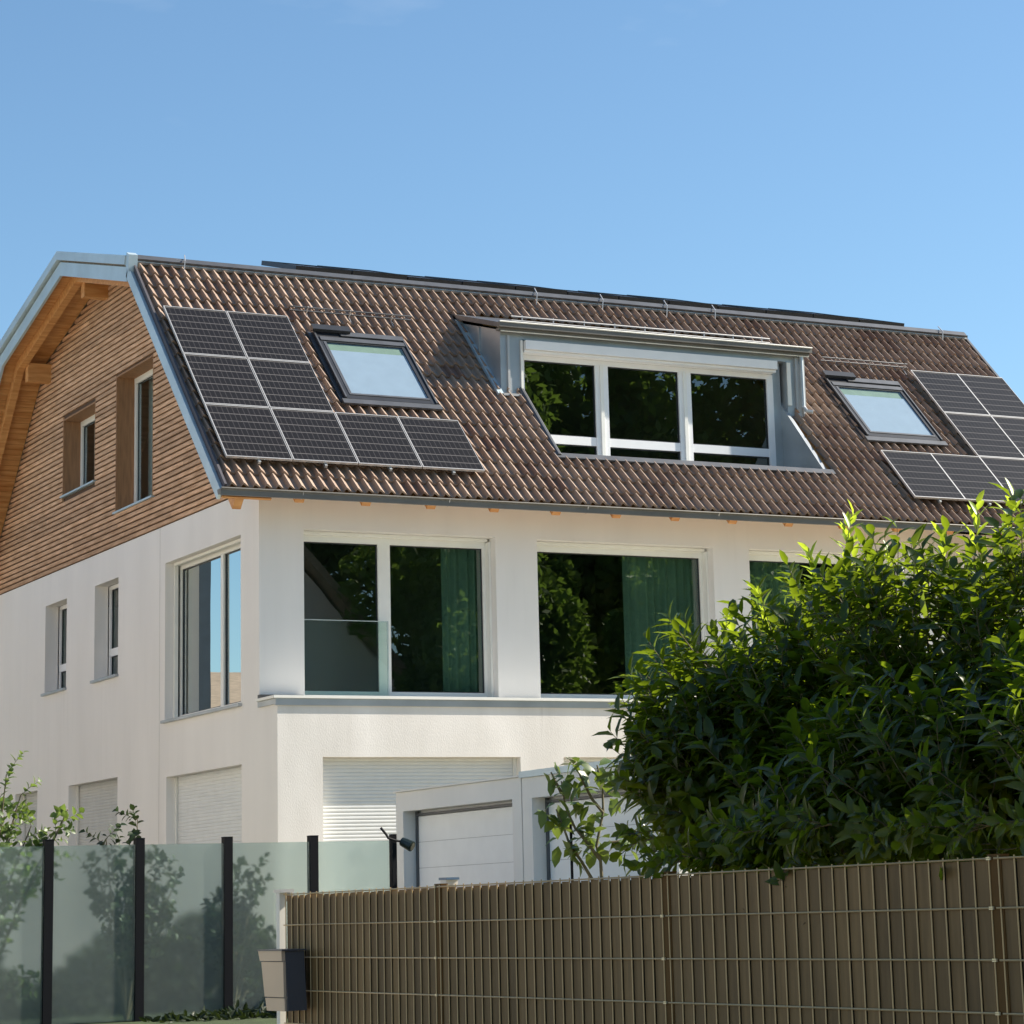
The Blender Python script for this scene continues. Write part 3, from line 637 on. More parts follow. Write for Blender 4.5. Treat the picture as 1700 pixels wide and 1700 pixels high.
# dormer snow guard
q = MB(); zz = ZT + .20; q.tube([(18.9, 37.2, zz + .09), (23.9, 37.2, zz + .09)], .014, 6); q.tube([(18.9, 37.2, zz + .02), (23.9, 37.2, zz + .02)], .012, 6)
for k in range(9): q.tube([(19.1 + k * .58, 37.2, zz - .1), (19.1 + k * .58, 37.2, zz + .12)], .011, 5)
q.build('dormer_snow_guard', SILVER, dm)
o_ = (0, 0, 0); f = MB(); y0, y1 = YW, YW + .08
def B(a0, a1, b0, b1, m_=0): f.box(a0, a1, y0 - m_, y1 - m_, b0, b1)
B(19.04, 23.90, 8.80, 8.884); B(19.04, 23.90, 6.93, 6.99)
cuts = [(19.04, 19.10), (20.42, 20.66), (22.02, 22.26), (23.78, 23.90)]
for a, b_ in cuts: B(a, b_, 6.99, 8.80, .004)
L_ = [(19.10, 20.42), (20.66, 22.02), (22.26, 23.78)]
for a, b_ in L_: B(a, b_, 7.44, 7.58, -.006)
fr = f.build('dormer_window', WHITEFRAME, dm) if False else f.build('window', WHITEFRAME, house, label='wide three part dormer window')
p = MB(); gk = MB()
for a, b_ in L_:
    for c0, c1 in ((6.99, 7.44), (7.58, 8.80)):
        p.face((a, y0 + .05, c0), (b_, y0 + .05, c0), (b_, y0 + .05, c1), (a, y0 + .05, c1))
        e_ = .018
        for u in ((a, a + e_, c0, c1), (b_ - e_, b_, c0, c1), (a + e_, b_ - e_, c0, c0 + e_), (a + e_, b_ - e_, c1 - e_, c1)): gk.box(u[0], u[1], y0 + .03, y0 + .046, u[2], u[3])
p.build('pane', GLASS, fr); gk.build('gasket', DARKMETAL, fr)
q = MB(); q.box(20.50, 20.56, y0 - .03, y0 - .006, 6.99, 8.8); q.box(22.10, 22.16, y0 - .03, y0 - .006, 6.99, 8.8); each(q, 'shutter_rail', TRIM, fr)

# ------------------------------------------------------------------ solar panels (one object each)
def make_panel(w_, h_, name, label, group, fm=SILVER):
    root = bpy.data.objects.new(name, None); COL.objects.link(root); root.empty_display_size = .2
    tag(root, label, 'solar panel', group)
    q = MB(); q.face((.015, .015, .03), (w_ - .015, .015, .03), (w_ - .015, h_ - .015, .03), (.015, h_ - .015, .03)); q.build('cells', CELLS, root, local=True)
    q = MB(); a = .016
    q.box(0, a, 0, h_, 0, .038); q.box(w_ - a * .6, w_, 0, h_, 0, .038); q.box(a, w_ - a * .6, 0, a, 0, .038); q.box(a, w_ - a * .6, h_ - a, h_, 0, .038)
    q.box(.01, w_ - .01, .01, h_ - .01, .0, .006); q.build('frame', fm, root, local=True)
    q = MB()
    for x in (.5 * w_,): q.box(x - .02, x + .02, -.05, h_ * .98, -.045, -.002)
    q.build('mounting_rail', ZINC, root, local=True)
    return root
ROWN = ['bottom', 'middle', 'top']
def place(root, x, s_, n_, rz=None):
    Mx = Matrix(((1, 0, 0), (0, US.y, NS.y), (0, US.z, NS.z))).to_4x4(); P = S(x, s_, n_); Mx.translation = (P.x, P.y, P.z + Z0); root.matrix_world = Mx; return Mx
proto = None
def array(x0, pw, s0, rows, side, ph=1.33, first=None):
    global proto
    for j, (i0, n) in enumerate(rows):
        for i in range(i0, i0 + n):
            ordw = ['outermost', 'second', 'third', 'innermost'][i - i0] if n == 4 else ['left', 'right'][i - i0]
            if side == 'left':
                lab = ('%s panel from the timber gable in the bottom row of the left roof array' % ['first', 'second', 'third', 'last'][i - i0]) if n == 4 else '%s panel in the %s row of the left roof array beside the first skylight' % (ordw, ROWN[j])
            else:
                lab = ('%s panel from the dormer in the bottom row of the right roof array' % ['first', 'second', 'third', 'last'][i - i0]) if n == 4 else '%s panel in the %s row of the right roof array at the far verge' % (ordw, ROWN[j])
            if proto is None: proto = make_panel(pw - .015, ph - .015, 'solar_panel', lab, 'solar panels on the steep roof slope'); r_ = proto
            else: r_ = copy_thing(proto, (0, 0, 0), lab)
            place(r_, x0 + i * pw, s0 + j * ph, .16)
array(13.21, 1.045, .50, [(0, 4), (0, 2), (0, 2)], 'left')
array(25.33, 1.03, .46, [(0, 4), (2, 2), (2, 2)], 'right')
# panels lying on the shallow top roof, seen edge on
sl_ = math.atan2(11.25 - 10.31, 42.83 - 39.16); tp = None
names = ['first', 'second', 'third', 'fourth', 'fifth', 'sixth', 'seventh', 'eighth', 'ninth', 'tenth', 'eleventh', 'twelfth']
for k in range(12):
    lab = '%s panel from the gable end in the edge-on row on the flat roof top' % names[k]
    if tp is None: tp = make_panel(1.02, 1.65, 'solar_panel', lab, 'solar panels on the shallow roof top', DARKMETAL); r_ = tp
    else: r_ = copy_thing(tp, (0, 0, 0), lab)
    ang = sl_ + .03
    r_.scale = (1, 1, 2.2); r_.rotation_euler = (ang, 0, 0); y = 40.0; r_.location = (16.25 + k * 1.045, y, 10.31 + (y - 39.16) * math.tan(sl_) + .18 + Z0 + .012 * math.sin(k * 2.1))

# ------------------------------------------------------------------ garages
def garage(x0, x1, y0, y1, zt, oy0, oy1, ozt, label, capm, capt):
    r_ = thing('garage', label, 'garage', (x0, y0, -1.04), 'garages beside the house')
    q = MB(); wallX(q, (x0, 0, 0), (0, 1, 0), (1, 0, 0), y0, y1, -1.1, zt, [(oy0, oy1, -1.1, ozt, .23)])
    q.face((x0, y1, -1.1), (x1, y1, -1.1), (x1, y1, zt), (x0, y1, zt)); q.face((x0, y0, -1.1), (x0, y0, zt), (x1, y0, zt), (x1, y0, -1.1)); q.face((x1, y0, -1.1), (x1, y1, -1.1), (x1, y1, zt), (x1, y0, zt))
    q.face((x0, y0, zt), (x0, y1, zt), (x1, y1, zt), (x1, y0, zt)); q.build('wall', PLASTER, r_)
    q = MB(); q.box(x0 - .03, x1 + .03, y0 - (.0 if capt < .05 else -.0), y1 + .02, zt + .002, zt + capt); q.build('roof_edge', capm, r_)
    dz = -1.03; q = MB(); k = ozt - .07
    q.box(x0 + .225, x0 + .24, oy0, oy1, ozt - .06, ozt)
    while k > dz + .05:
        b0 = max(dz, k - .325); q.box(x0 + .19, x0 + .228, oy0 + .02, oy1 - .055, b0 + .006, k)
        k = b0
    dr = q.build('door', WHITEFRAME, r_)
    q = MB(); q.box(x0 + .17, x0 + .2, oy1 - .05, oy1 - .002, dz, ozt - .002); q.box(x0 + .17, x0 + .2, oy0 + .055, oy1 - .05, ozt - .06, ozt - .03); each(q, 'door_track', BRONZE, dr)
    q = MB(); q.box(x0 + .20, x0 + .215, oy0 + .05, oy1 - .05, dz, ozt - .08); q.build('door_seal', mat('door_groove', (.42, .42, .42), .6), dr)
    return r_
garage(14.0, 19.8, 27.60, 31.17, 1.525, 27.84, 30.95, 1.28, 'white garage with the fully visible white sectional door', PLASTER, .02)
garage(14.0, 19.8, 24.0, 27.575, 1.51, 24.3, 27.33, 1.27, 'white garage half hidden behind sapling and laurel, blue-grey roof edge', ZINCBLUE, .075)

# ------------------------------------------------------------------ frosted glass fence
gf = thing('glass_fence', 'frosted glass privacy fence held by black square posts', 'glass fence', (7.3, 27.5, -1.1))
px = [5.3, 6.31, 7.32, 8.315, 9.318, 10.322, 11.331, 12.307]
for i, x in enumerate(px):
    hw = .026 if x > 12 else .048; q = MB(); q.box(x - hw, x + hw, 27.45, 27.55, -1.15, .875); po = q.build('post', BLACKPOST, gf)
    q = MB(); q.box(x - hw - .002, x + hw + .002, 27.448, 27.552, .876, .884); q.build('post_cap', BLACKPOST, po)
for a, b_ in zip(px, px[1:]):
    q = MB(); q.box(a + .049, b_ - .049, 27.492, 27.504, -1.02, .815); q.build('glass_panel', FROST, gf)
# lamp on the last post
lp = thing('garden_spotlight', 'small black spotlight on a bent arm at the end post of the glass fence', 'spotlight', (12.307, 27.43, .72))
q = MB(); q.tube([(12.13, 27.43, .955), (12.20, 27.43, .875), (12.22, 27.43, .84), (12.30, 27.43, .815), (12.42, 27.43, .79)], .014, 6); q.build('arm', BLACKPOST, lp)
q = MB(); q.tube([(12.40, 27.45, .80), (12.43, 27.40, .775), (12.47, 27.34, .74)], .05, 10, .062); q.build('lamp_head', mat('dark_green_metal', (.012, .022, .02), .4), lp)
q = MB(); q.tube([(12.471, 27.338, .739), (12.476, 27.332, .735)], .045, 10); q.build('lens', mat('dark_lens', (.06, .055, .03), .3), lp)

# ------------------------------------------------------------------ brown mesh fence
mf = thing('mesh_fence', 'brown double rod mesh fence filled with brown privacy strips', 'fence', (6.2, 10, -1.7))
posts = [15.52, 13.27, 10.77, 8.24, 5.74, 3.24]
RZ = [.140, -.046, -.24, -.437, -.635, -.83, -1.03, -1.23, -1.43, -1.6]
for i, y in enumerate(posts):
    if i == 0: continue
    q = MB(); q.box(6.203, 6.244, y - .042, y + .042, -1.7, .150); po = q.build('post', FPOST, mf)
    q = MB()
    for z in RZ: q.box(6.190, 6.198, y + .010, y + .034, z - .006, z + .006)
    each(q, 'clip', mat('brass_clip', (.75, .62, .38), .35, metal=.3) if i == 1 else bpy.data.materials['brass_clip'], po)
    q = MB(); q.box(6.203, 6.245, y - .043, y + .043, .1505, .156); q.build('post_cap', FPOST, po)
rr = random.Random(5)
for a, b_ in zip(posts, posts[1:]):
    q = MB(); y = a - .05
    n = int(round((a - b_ - .06) / .1)); st = (a - b_ - .06) / n
    for k in range(n + 1):
        yy = a - .03 - k * st
        q.tube([(6.2, yy, -1.66), (6.2, yy + rr.uniform(-.001, .001), .150)], .0034, 6, cap=False)
    for z in RZ:
        for dx in (-.007, .007): q.tube([(6.2 + dx, a - .012, z), (6.2 + dx, b_ + .012, z)], .0038, 5)
    q.build('mesh_panel', ROD, mf)
    q = MB()
    for k in range(n):
        y1 = a - .03 - k * st; t_ = rr.uniform(-.002, .002)
        q.obox((6.207, y1 - st / 2 + .001, 0), (1, 0, 0), (rr.uniform(-.02, .02), 1, 0), (0, 0, 1), 0, .0015, -.0445, .0445, -1.65, .134 + t_); q.tone += [rr.random()] * 6
    q.build('privacy_strips', STRIP, mf)
    q = MB(); q.box(6.216, 6.222, b_ + .031, a - .031, -1.64, .125); q.build('gap_shadow_sheet', mat('gap_shadow', (.03, .025, .02), .8), mf)  # dark sheet: shade in the gaps between strips put into its colour
ep = thing('gate_post', 'pale end post of the brown fence with a small bracket on top', 'post', (6.2, 15.56, -1.7))
q = MB(); q.box(6.18, 6.222, 15.545, 15.60, -1.7, .15); q.build('pole', GALV, ep)
q = MB(); q.box(6.17, 6.26, 15.50, 15.62, .152, .172); q.box(6.235, 6.26, 15.50, 15.62, .10, .152); q.build('bracket', SILVER, ep)
# letterbox
lb = thing('letterbox', 'wedge shaped letterbox with tan front and dark sides at the fence end', 'letterbox', (6.1, 15.3, -.56))
def lbp(y, z_, x0): return (x0, y, z_)
q = MB()
prof_ = [(-.185, 0.0), (-.55, 0.0)]
ya, yb = 15.09, 15.47
def wedge(mb, x0, x1, z0, z1, y0a, y1a, y0b, y1b):
    P = [(x0, y0a, z0), (x0, y1a, z0), (x1, y1a, z0), (x1, y0a, z0), (x0, y0b, z1), (x0, y1b, z1), (x1, y1b, z1), (x1, y0b, z1)]
    I = [mb.pt(p) for p in P]
    for f_ in ((0, 3, 2, 1), (4, 5, 6, 7), (0, 1, 5, 4), (1, 2, 6, 5), (2, 3, 7, 6), (3, 0, 4, 7)): mb.f.append([I[i] for i in f_])
wedge(q, 6.04, 6.16, -.548, -.20, 15.06, 15.38, 15.10, 15.49); q.build('body', BOXDARK, lb)
q = MB(); wedge(q, 6.026, 6.0385, -.55, -.475, 15.08, 15.375, 15.085, 15.40); wedge(q, 6.022, 6.0385, -.468, -.262, 15.085, 15.40, 15.095, 15.455); fr_ = q.build('front', BOXTAN, lb)
q = MB(); wedge(q, 6.015, 6.0385, -.256, -.198, 15.10, 15.46, 15.105, 15.49); q.build('flap', BOXTAN, lb)
q = MB(); wedge(q, 6.01, 6.17, -.197, -.188, 15.085, 15.50, 15.085, 15.50); q.build('lid', BOXDARK, lb)
# small capped pillar behind the fence
cp = thing('garden_lamp', 'small lamp post with a blue-grey cap just above the brown fence', 'lamp post', (6.33, 13.4, -1.7))
q = MB(); q.box(6.31, 6.35, 13.37, 13.41, -1.7, .15); q.build('pole', GALV, cp)
q = MB(); q.box(6.295, 6.365, 13.35, 13.43, .15, .176); q.build('head', GALV, cp)
q = MB(); q.box(6.29, 6.37, 13.34, 13.44, .177, .190); q.build('cap', mat('blue_cap', (.10, .17, .26), .4), cp)

# ------------------------------------------------------------------ plants
def rvec(r_): 
    while True:
        v = Vector((r_.uniform(-1, 1), r_.uniform(-1, 1), r_.uniform(-1, 1)))
        if .05 < v.length < 1: return v.normalized()
def shoot(mb, st, r_, p, d, ln, leaf, wd, nl, curl=.18, up=.55, stem_r=.004, spread=.75):
    """a bending twig with leaves set along it"""
    pts = [Vector(p)]; d = d.normalized(); seg = 6
    for k in range(seg):
        d = (d + Vector((0, 0, .10 * up)) + rvec(r_) * .10).normalized(); pts.append(pts[-1] + d * ln / seg)
    if st is not None: st.tube(pts, stem_r, 4, stem_r * .4, cap=False)
    ax0 = rvec(r_)
    for k in range(nl):
        f_ = .12 + .88 * k / (nl - 1); i = min(seg - 1, int(f_ * seg)); q = pts[i].lerp(pts[i + 1], f_ * seg - i); t_ = (pts[i + 1] - pts[i]).normalized()
        s_ = t_.cross(ax0).normalized(); s_ = Matrix.Rotation(k * 2.4 + r_.uniform(-.4, .4), 3, t_) @ s_
        sp = spread * (1.15 - .5 * f_)
        a = (t_ * (1 - sp * .55) + s_ * sp + rvec(r_) * .12).normalized(); nr = (t_ - a * t_.dot(a) + Vector((0, 0, .35)) + rvec(r_) * .15)
        mb.leaf(q, a, nr.normalized(), leaf * r_.uniform(.75, 1.15) * (1 if f_ < .8 else .8), wd * r_.uniform(.85, 1.15), curl)
# the laurel
la = thing('laurel_bush', 'big glossy green laurel bush spilling over the brown fence', 'bush', (7.6, 10.2, -1.7))
ELL = [((7.0, 11.55, .62), (.34, .44, .36)), ((7.2, 11.05, .58), (.42, .48, .62)), ((7.35, 10.3, .72), (.42, .62, .84)), ((7.5, 9.5, .70), (.45, .65, .82)), ((7.6, 8.7, .58), (.45, .7, .84)), ((7.7, 7.7, .62), (.7, .8, .85)), ((6.95, 10.6, .18), (.38, .50, .42)), ((6.9, 9.7, .2), (.45, .95, .55)), ((6.95, 8.3, .25), (.5, 1.0, .6))]
r_ = random.Random(11); fo = MB(); st = MB(); yg = MB(); deep = MB()
def inside(p, k=1.0): return any(sum(((p[i] - c[i]) / (R_[i] * k)) ** 2 for i in range(3)) < 1 for c, R_ in ELL)
cnt = 0
while cnt < 1550:
    c, R_ = ELL[r_.randrange(len(ELL))]; u = rvec(r_); rad = r_.uniform(.55, .93)
    p = Vector((c[0] + u.x * R_[0] * rad, c[1] + u.y * R_[1] * rad, c[2] + u.z * R_[2] * rad))
    if p.z < .02 or p.x < 6.32: continue
    if inside(p, .72) and r_.random() < .75: continue
    dr = (Vector((u.x / 1.0, u.y, u.z)) * .75 + Vector((-.15, .05, .75)) + rvec(r_) * .45)
    if p.z < .35: dr = Vector((u.x, u.y, u.z * .3)) + Vector((-.2, 0, -.1)) + rvec(r_) * .6
    shoot(fo, st, r_, p, dr, r_.uniform(.22, .40), .148, .047, r_.randint(9, 13), up=.4, curl=.30, spread=.88)
    cnt += 1
for k in range(1900):      # older leaves filling the inside
    c, R_ = ELL[r_.randrange(len(ELL))]; u = rvec(r_); rad = r_.uniform(.1, .7); p = Vector((c[0] + u.x * R_[0] * rad, c[1] + u.y * R_[1] * rad, c[2] + u.z * R_[2] * rad))
    if p.z < -.3 or p.x < 6.3: continue
    shoot(fo, None, r_, p, rvec(r_), .28, .125, .05, 6)
# long leading shoots that break the outline
LEAD = [((7.44, 11.0, 1.55), (0, -.1, 1), .42), ((7.50, 10.95, 1.55), (.1, .15, 1), .38), ((7.40, 11.1, 1.45), (-.25, .1, 1), .35), ((7.60, 10.1, 1.45), (0, 0, 1), .45), ((7.66, 9.95, 1.5), (.1, -.1, 1), .42), ((7.72, 9.75, 1.5), (.1, -.2, 1), .4), ((7.55, 10.2, 1.4), (-.3, .2, 1), .35),
        ((7.35, 11.5, 1.30), (-.1, .2, 1), .33), ((7.28, 11.75, 1.22), (-.2, .2, 1), .28), ((7.75, 9.4, 1.44), (0, -.1, 1), .33), ((7.62, 10.55, 1.35), (0, 0, 1), .3), ((7.50, 10.75, 1.42), (.1, -.2, .9), .32), ((7.8, 9.1, 1.4), (0, 0, 1), .33)]
for p, dr, ln in LEAD: shoot(yg, st, r_, p, Vector(dr), ln * .88, .12, .034, 15, up=.3, spread=.65)
for k in range(95):
    p, dr, ln = LEAD[k % len(LEAD)]; p = Vector(p) + Vector((r_.uniform(-.2, .2), r_.uniform(-.3, .3), r_.uniform(-.45, -.1)))
    shoot(fo, st, r_, p, Vector(dr) + rvec(r_) * .4, r_.uniform(.25, .4), .11, .038, 12, up=.3)
for y, z in ((12.15, .95), (12.1, .75), (12.0, .60), (12.05, 1.05), (11.9, 1.20), (11.7, 1.30), (11.3, 1.36), (11.95, .85), (11.75, 1.2)):
    for k in range(3): shoot(fo, st, r_, (6.98 + r_.uniform(-.1, .15), y - .18, z - .12), Vector((-.25, .5, .65)) + rvec(r_) * .3, .34, .13, .03, 13, up=.2, curl=.3)
for y, z in ((11.2, .2), (10.95, .08), (10.85, .1), (10.2, .2), (9.9, .2), (9.5, .2), (9.2, .17), (8.9, .17), (8.6, .15), (8.4, .15), (8.1, .15)):    # hanging over the top of the fence
    for k in range(4): shoot(fo, st, r_, (6.34, y + r_.uniform(-.12, .12), z + .12), Vector((-.5, .15, .1)) + rvec(r_) * .25, .15, .105, .038, 7, up=-.6)
fo.f = [f_ for f_ in fo.f if not any(fo.v[i][0] < 6.27 and fo.v[i][2] < .06 for i in f_)]
fo.build('foliage', LAUREL, la, smooth=True); yg.build('young_foliage', LAURELNEW, la, smooth=True, label='bright yellow-green new shoots')
r_ = random.Random(2)
for k in range(34):
    c, R_ = ELL[k % len(ELL)]; b0 = Vector((7.5 + r_.uniform(-.25, .3), c[1] + r_.uniform(-.3, .3), -1.7)); u = rvec(r_); e_ = Vector((c[0] + u.x * R_[0] * .7, c[1] + u.y * R_[1] * .7, c[2] + abs(u.z) * R_[2] * .6))
    st.tube([b0, b0.lerp(e_, .45) + Vector((0, 0, .25)), e_], .022, 6, .006, cap=False)
st.build('branches', STEM, la)

def twiggy(name, label, cat, base, tips, lmat, leaf, wd, seed, nl=9, tw=.25, thick=.02, per=6, group=None, stake=None):
    t_ = thing(name, label, cat, base, group); r_ = random.Random(seed); fo = MB(); st = MB(); b0 = Vector(base)
    for tp_ in tips:
        tip = Vector(tp_); mid = b0.lerp(tip, .5) + Vector((0, 0, .18)) + rvec(r_) * .05; ps = [b0, b0.lerp(mid, .5), mid, mid.lerp(tip, .5) + rvec(r_) * .03, tip]
        st.tube(ps, thick, 6, thick * .25, cap=False)
        for k in range(per):
            f_ = .42 + .58 * k / max(1, per - 1); x = f_ * 4; i = min(3, int(x)); p = ps[i].lerp(ps[i + 1], x - i)
            shoot(fo, st, r_, p, (tip - mid).normalized() * .5 + rvec(r_), tw * r_.uniform(.6, 1.2), leaf, wd, nl, curl=.25, up=.2, stem_r=.004, spread=.9)
    fo.build('foliage', lmat, t_, smooth=True); st.build('trunk', STEM, t_)
    return t_
# sapling by the garages
sp_ = thing('sapling', 'young tree with few broad leaves before the second garage', 'sapling', (8.05, 15.0, -1.7))
r_ = random.Random(21); fo = MB(); st = MB()
def SP(px_, py_):   # a point in the sapling's own upright plane
    u = (px_ - 950) / 254.0; return Vector((7.966 + u * .98, 15.0 - .25 * u, .408 - (py_ - 1400) / 254.0))
br_ = [[(998, 1480), (996, 1430), (990, 1405), (1003, 1350), (1003, 1310), (995, 1275)], [(996, 1428), (975, 1400), (955, 1375), (940, 1340), (935, 1300)], [(1003, 1352), (985, 1330), (970, 1300), (960, 1275)],
       [(992, 1410), (1010, 1400), (1030, 1398), (1050, 1395)], [(982, 1460), (965, 1430), (945, 1400), (935, 1370), (925, 1345)], [(935, 1320), (925, 1300), (918, 1285)]]
for b_ in br_:
    ps = [SP(*q_) + Vector((0, 0, 0)) for q_ in b_]; st.tube(ps, .012, 6, .005, cap=False)
st.tube([(8.12, 14.95, -1.7), SP(998, 1480)], .016, 6, .012, cap=False); st.tube([(8.1, 14.97, -1.7), SP(982, 1460)], .013, 6, .01, cap=False)
lv = [(915, 1290), (925, 1275), (940, 1272), (955, 1285), (930, 1300), (965, 1270), (975, 1275), (985, 1285), (970, 1300), (945, 1305), (960, 1312), (1000, 1285), (1010, 1275), (1025, 1278), (1015, 1290), (930, 1320), (925, 1335), (935, 1340), (905, 1350), (915, 1360), (925, 1368), (935, 1375), (945, 1365), (950, 1345), (960, 1340), (975, 1345), (985, 1360), (975, 1370), (965, 1380), (980, 1390), (930, 1398), (940, 1408), (955, 1415), (948, 1425), (965, 1412), (960, 1395), (1000, 1400), (1012, 1395), (1015, 1410), (1030, 1400), (1040, 1390), (1050, 1395), (1048, 1408), (990, 1410), (1060, 1400), (978, 1385), (1020, 1330), (1008, 1318), (988, 1300)]
for (a, b_) in lv:
    for k in range(2 + (r_.random() < .6)):
        d_ = Vector((r_.uniform(-1, 1), r_.uniform(-.6, .6), r_.uniform(-.75, .35))).normalized()
        p = SP(a, b_) + Vector((r_.uniform(-.02, .02), r_.uniform(-.1, .1), r_.uniform(-.02, .03))); fo.leaf(p, d_, (Vector((0, -.2, 1)) + rvec(r_) * .5).normalized(), r_.uniform(.09, .135), r_.uniform(.055, .078), .35, .12)
fo.build('foliage', SAPLEAF, sp_, smooth=True); st.build('trunk', STEM, sp_)
q = MB(); q.tube([(7.98, 15.04, -1.7), (7.98, 15.04, .53)], .009, 6); o = q.build('plant_stake', BLACKPOST); tag(o, 'thin dark stake beside the young tree', 'stake')
# shrubs behind the frosted glass
GY = 28.05
def Q(px_, py_, dy=0): # a point in a vertical plane just behind the glass fence
    k = (px_ - 231) / 146.0 * .98; return Vector((9.318 * (GY + dy) / 27.5 + k, GY + dy, .874 * GY / 27.5 - (py_ - 1393) / 146.0))
twiggy('shrub', 'sunlit leafy shrub with an arching branch at the far left behind the glass fence', 'shrub', (7.75, 28.3, -1.04),
       [Q(8, 1290), Q(30, 1320, .3), Q(-20, 1300, .2), Q(50, 1370), Q(110, 1345), Q(95, 1375, .1), Q(20, 1350, .4), Q(-30, 1350), Q(0, 1385), Q(60, 1395, .2)], SHRUBLEAF, .10, .062, 31, nl=9, tw=.30, per=9, thick=.022)
twiggy('shrub', 'upright shrub behind the second glass panel, its tip above the fence', 'shrub', (9.35, 28.0, -1.04),
       [Q(228, 1362), Q(175, 1392), Q(160, 1440), Q(200, 1430), Q(265, 1420), Q(290, 1470), Q(270, 1500), Q(215, 1470), Q(185, 1500), Q(250, 1460, .2), Q(230, 1550), Q(200, 1560, .2), Q(275, 1540)], SHADEDSHRUB, .10, .065, 32, nl=10, tw=.28, per=11)
twiggy('shrub', 'lower shrub behind the third black post of the glass fence', 'shrub', (10.55, 27.95, -1.04),
       [Q(395, 1448), Q(430, 1455), Q(350, 1490), Q(365, 1520), Q(410, 1490), Q(440, 1520), Q(385, 1560), Q(430, 1580), Q(350, 1580), Q(400, 1620), Q(440, 1640)], SHADEDSHRUB, .10, .06, 33, nl=10, tw=.26, per=9)
twiggy('shrub', 'loose low shrub behind the leftmost glass panel', 'shrub', (7.9, 28.3, -1.04), [Q(10, 1470), Q(30, 1610), Q(60, 1600), Q(5, 1500), Q(-20, 1460)], SHRUBLEAF, .11, .08, 34, nl=5, tw=.2, per=4)
# low hedge mass farther back, dark through the glass
r_ = random.Random(8); hd = MB()
for k in range(9000):
    x = r_.uniform(5.0, 12.2); top = -.3 + .3 * math.sin(x * 1.7 + 2.2) + .18 * math.sin(x * 4.1); z = -1.04 + (top + 1.04) * r_.random() ** .7; y = 29.6 + r_.uniform(-.45, .45)
    hd.leaf(Vector((x, y, z)), rvec(r_), rvec(r_), .15, .10)
tag(hd.build('hedge', HEDGELEAF), 'low dark hedge in the yard, blurred by the frosted glass', 'hedge', kind='stuff')

r_ = random.Random(18); gc = MB()
for k in range(500):
    x = r_.uniform(9.3, 12.4); y = r_.uniform(26.6, 27.35); z = -1.04 + (.03 + .03 * math.sin(x * 5) + .04 * (x > 9.6)) * r_.random()
    gc.leaf(Vector((x, y, z)), rvec(r_), rvec(r_), .11, .05)
tag(gc.build('ground_cover', HEDGELEAF), 'low dark ground cover at the foot of the glass fence', 'ground cover', kind='stuff')

# ------------------------------------------------------------------ the surroundings that the windows mirror, and buildings added for the light
def crown_mesh(seed, n, leaf):
    r_ = random.Random(seed); m_ = MB(); cl_ = [(rvec(r_) * r_.uniform(.25, .86), r_.uniform(.13, .30)) for _ in range(60)]
    for k in range(n):
        c, rad = cl_[r_.randrange(60)]; p = c + rvec(r_) * rad * r_.uniform(.5, 1); a = rvec(r_) * leaf; b_ = rvec(r_).cross(a) * .6; a.z *= .55; b_.z *= .55
        m_.face(p - a, p + b_, p + a, p - b_)
    return m_
CROWN = []
def tree(label, x, y, h, rx, seed, n=34000, leaf=.19):
    t_ = thing('tree', label, 'tree', (x, y, -1.7), 'trees across the street')
    if len(CROWN) < 3: o_ = crown_mesh(seed, n, leaf / 4.5).build('crown', TREELEAF, t_, local=True); CROWN.append(o_)
    else: o_ = CROWN[seed % 3].copy(); COL.objects.link(o_); o_.parent = t_
    o_.scale = (rx, rx, h * .38); o_.location = (0, 0, h * .58); o_.rotation_euler = (0, 0, seed * 1.3)
    q = MB(); q.tube([(x, y, -1.7), (x + .1, y, h * .3), (x - .1, y + .1, h * .7)], .28, 8, .08); q.build('trunk', BARK, t_)
tree('tall tree mirrored in the right light of the first balcony window', 34.5, 2.0, 17, 4.2, 1)
tree('tree mirrored in the middle balcony window', 40.0, 7.0, 15, 4.4, 2)
tree('broad tree mirrored at the left of the middle balcony window', 38.0, 14.0, 11, 3.4, 3)
tree('tree mirrored in the third balcony window', 47.0, 5.0, 16, 4.5, 4)
tree('high tree mirrored in the left light of the dormer', 30.5, -8.0, 27, 5.6, 5)
tree('high tree mirrored in the right light of the dormer', 45.0, -6.0, 28, 6.0, 6)
tree('high tree mirrored in the middle light of the dormer', 37.5, -7.0, 27, 5.8, 9)
tree('tree mirrored behind the right light of the first balcony window', 31.0, -14.0, 17, 4.5, 7)
tree('tree mirrored far behind the middle balcony window', 48.0, -10.0, 18, 5.5, 8)
tree('tree mirrored far right in the dormer', 52.0, -4.0, 26, 6.0, 10)
tree('tree mirrored behind the curtain of the middle balcony window', 44.0, 12.0, 13, 4.0, 11)
nb = thing('neighbour_house', 'unseen white house added at the left to bounce sunlight onto the timber gable', 'house', (-3, 42, -1.7))  # added, out of view: its sunlit wall bounces warm light onto the gable
q = MB(); q.box(-9, 3.4, 30, 54, -1.7, 5.6); q.build('wall', PLASTER, nb)
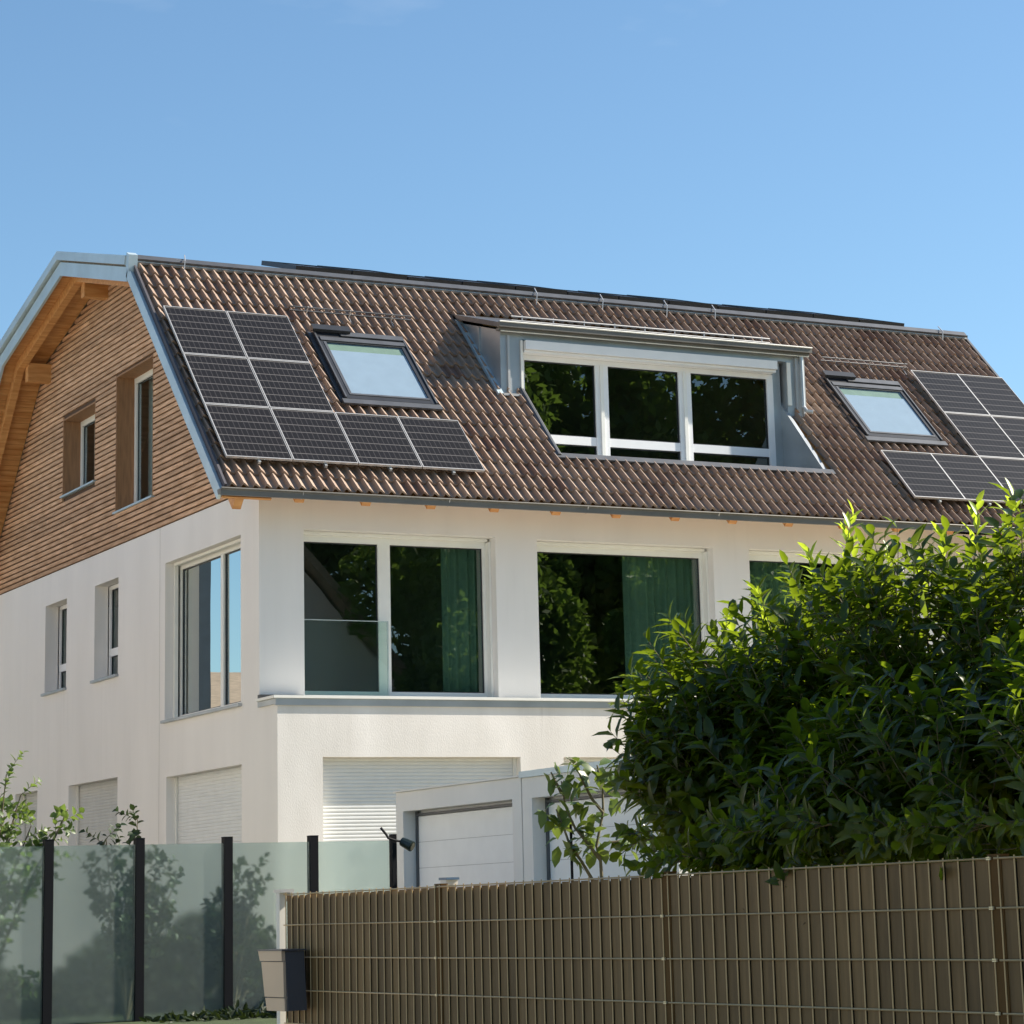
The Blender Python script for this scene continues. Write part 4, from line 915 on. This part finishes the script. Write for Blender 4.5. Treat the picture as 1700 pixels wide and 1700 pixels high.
q = MB(); q.prism([(29.4, 5.61), (54.6, 5.61), (50, 8.2), (34, 8.2)], -9.5, 3.9); q.build('roof', TILEPLAIN, nb)
for y in (32, 36, 41, 46, 51):
    q = MB(); q.box(3.395, 3.43, y, y + 1.4, 2.9, 4.4); q.build('window', DARKROOM, nb)
nb = thing('reflection_block', 'unseen dark block added to darken the reflection at the left edge of the gable corner window', 'building', (8, 66, -1.7))  # added, out of view: gives the corner window its dark reflected edge
q = MB(); q.box(4.75, 11.5, 64, 74, -1.7, 15.5); q.build('wall', mat('reflection_block_dark', (.05, .07, .09), .7), nb)
q = MB(); q.box(4.6, 11.7, 63.8, 74.2, 15.51, 15.9); q.build('roof', BRONZE, nb)
nb = thing('neighbour_house', 'white gabled house mirrored in the left light of the first balcony window', 'house', (26, -5, -1.7))
q = MB(); q.box(19.5, 32.9, -12, 0, -1.7, 6.2)
V = [(19.5, 0, 6.2), (32.9, 0, 6.2), (26.2, 0, 13.6)]; q.face(*V); q.face((19.5, -12, 6.2), (26.2, -12, 13.6), (32.9, -12, 6.2)); q.build('wall', PLASTER, nb)
q = MB(); th = .3
for sgn in (-1, 1):
    ex, ez = 26.2 + sgn * 7.3, 13.6 - 7.3 * (7.4 / 6.7)
    q.face((26.2, .6, 13.75), (26.2, -12.5, 13.75), (ex, -12.5, ez + .15), (ex, .6, ez + .15)); q.face((26.2, .6, 14.1), (ex, .6, ez + .5), (ex, -12.5, ez + .5), (26.2, -12.5, 14.1))
    q.face((26.2, .6, 13.75), (ex, .6, ez + .15), (ex, .6, ez + .5), (26.2, .6, 14.1)); q.face((ex, .6, ez + .15), (ex, -12.5, ez + .15), (ex, -12.5, ez + .5), (ex, .6, ez + .5))
q.build('roof', TILEPLAIN, nb)
nb = thing('neighbour_house', 'house with brown tiled roof mirrored at the foot of the gable corner window', 'house', (-12, 96, -1.7))
q = MB(); q.box(-22, -4, 85, 112, -1.7, 3.5); q.build('wall', PLASTER, nb)
q = MB(); q.prism([(84.5, 3.3), (98.5, 9.6), (112.5, 3.3), (98.5, 3.4)], -22.5, -3.5); q.build('roof', TILEPLAIN, nb)
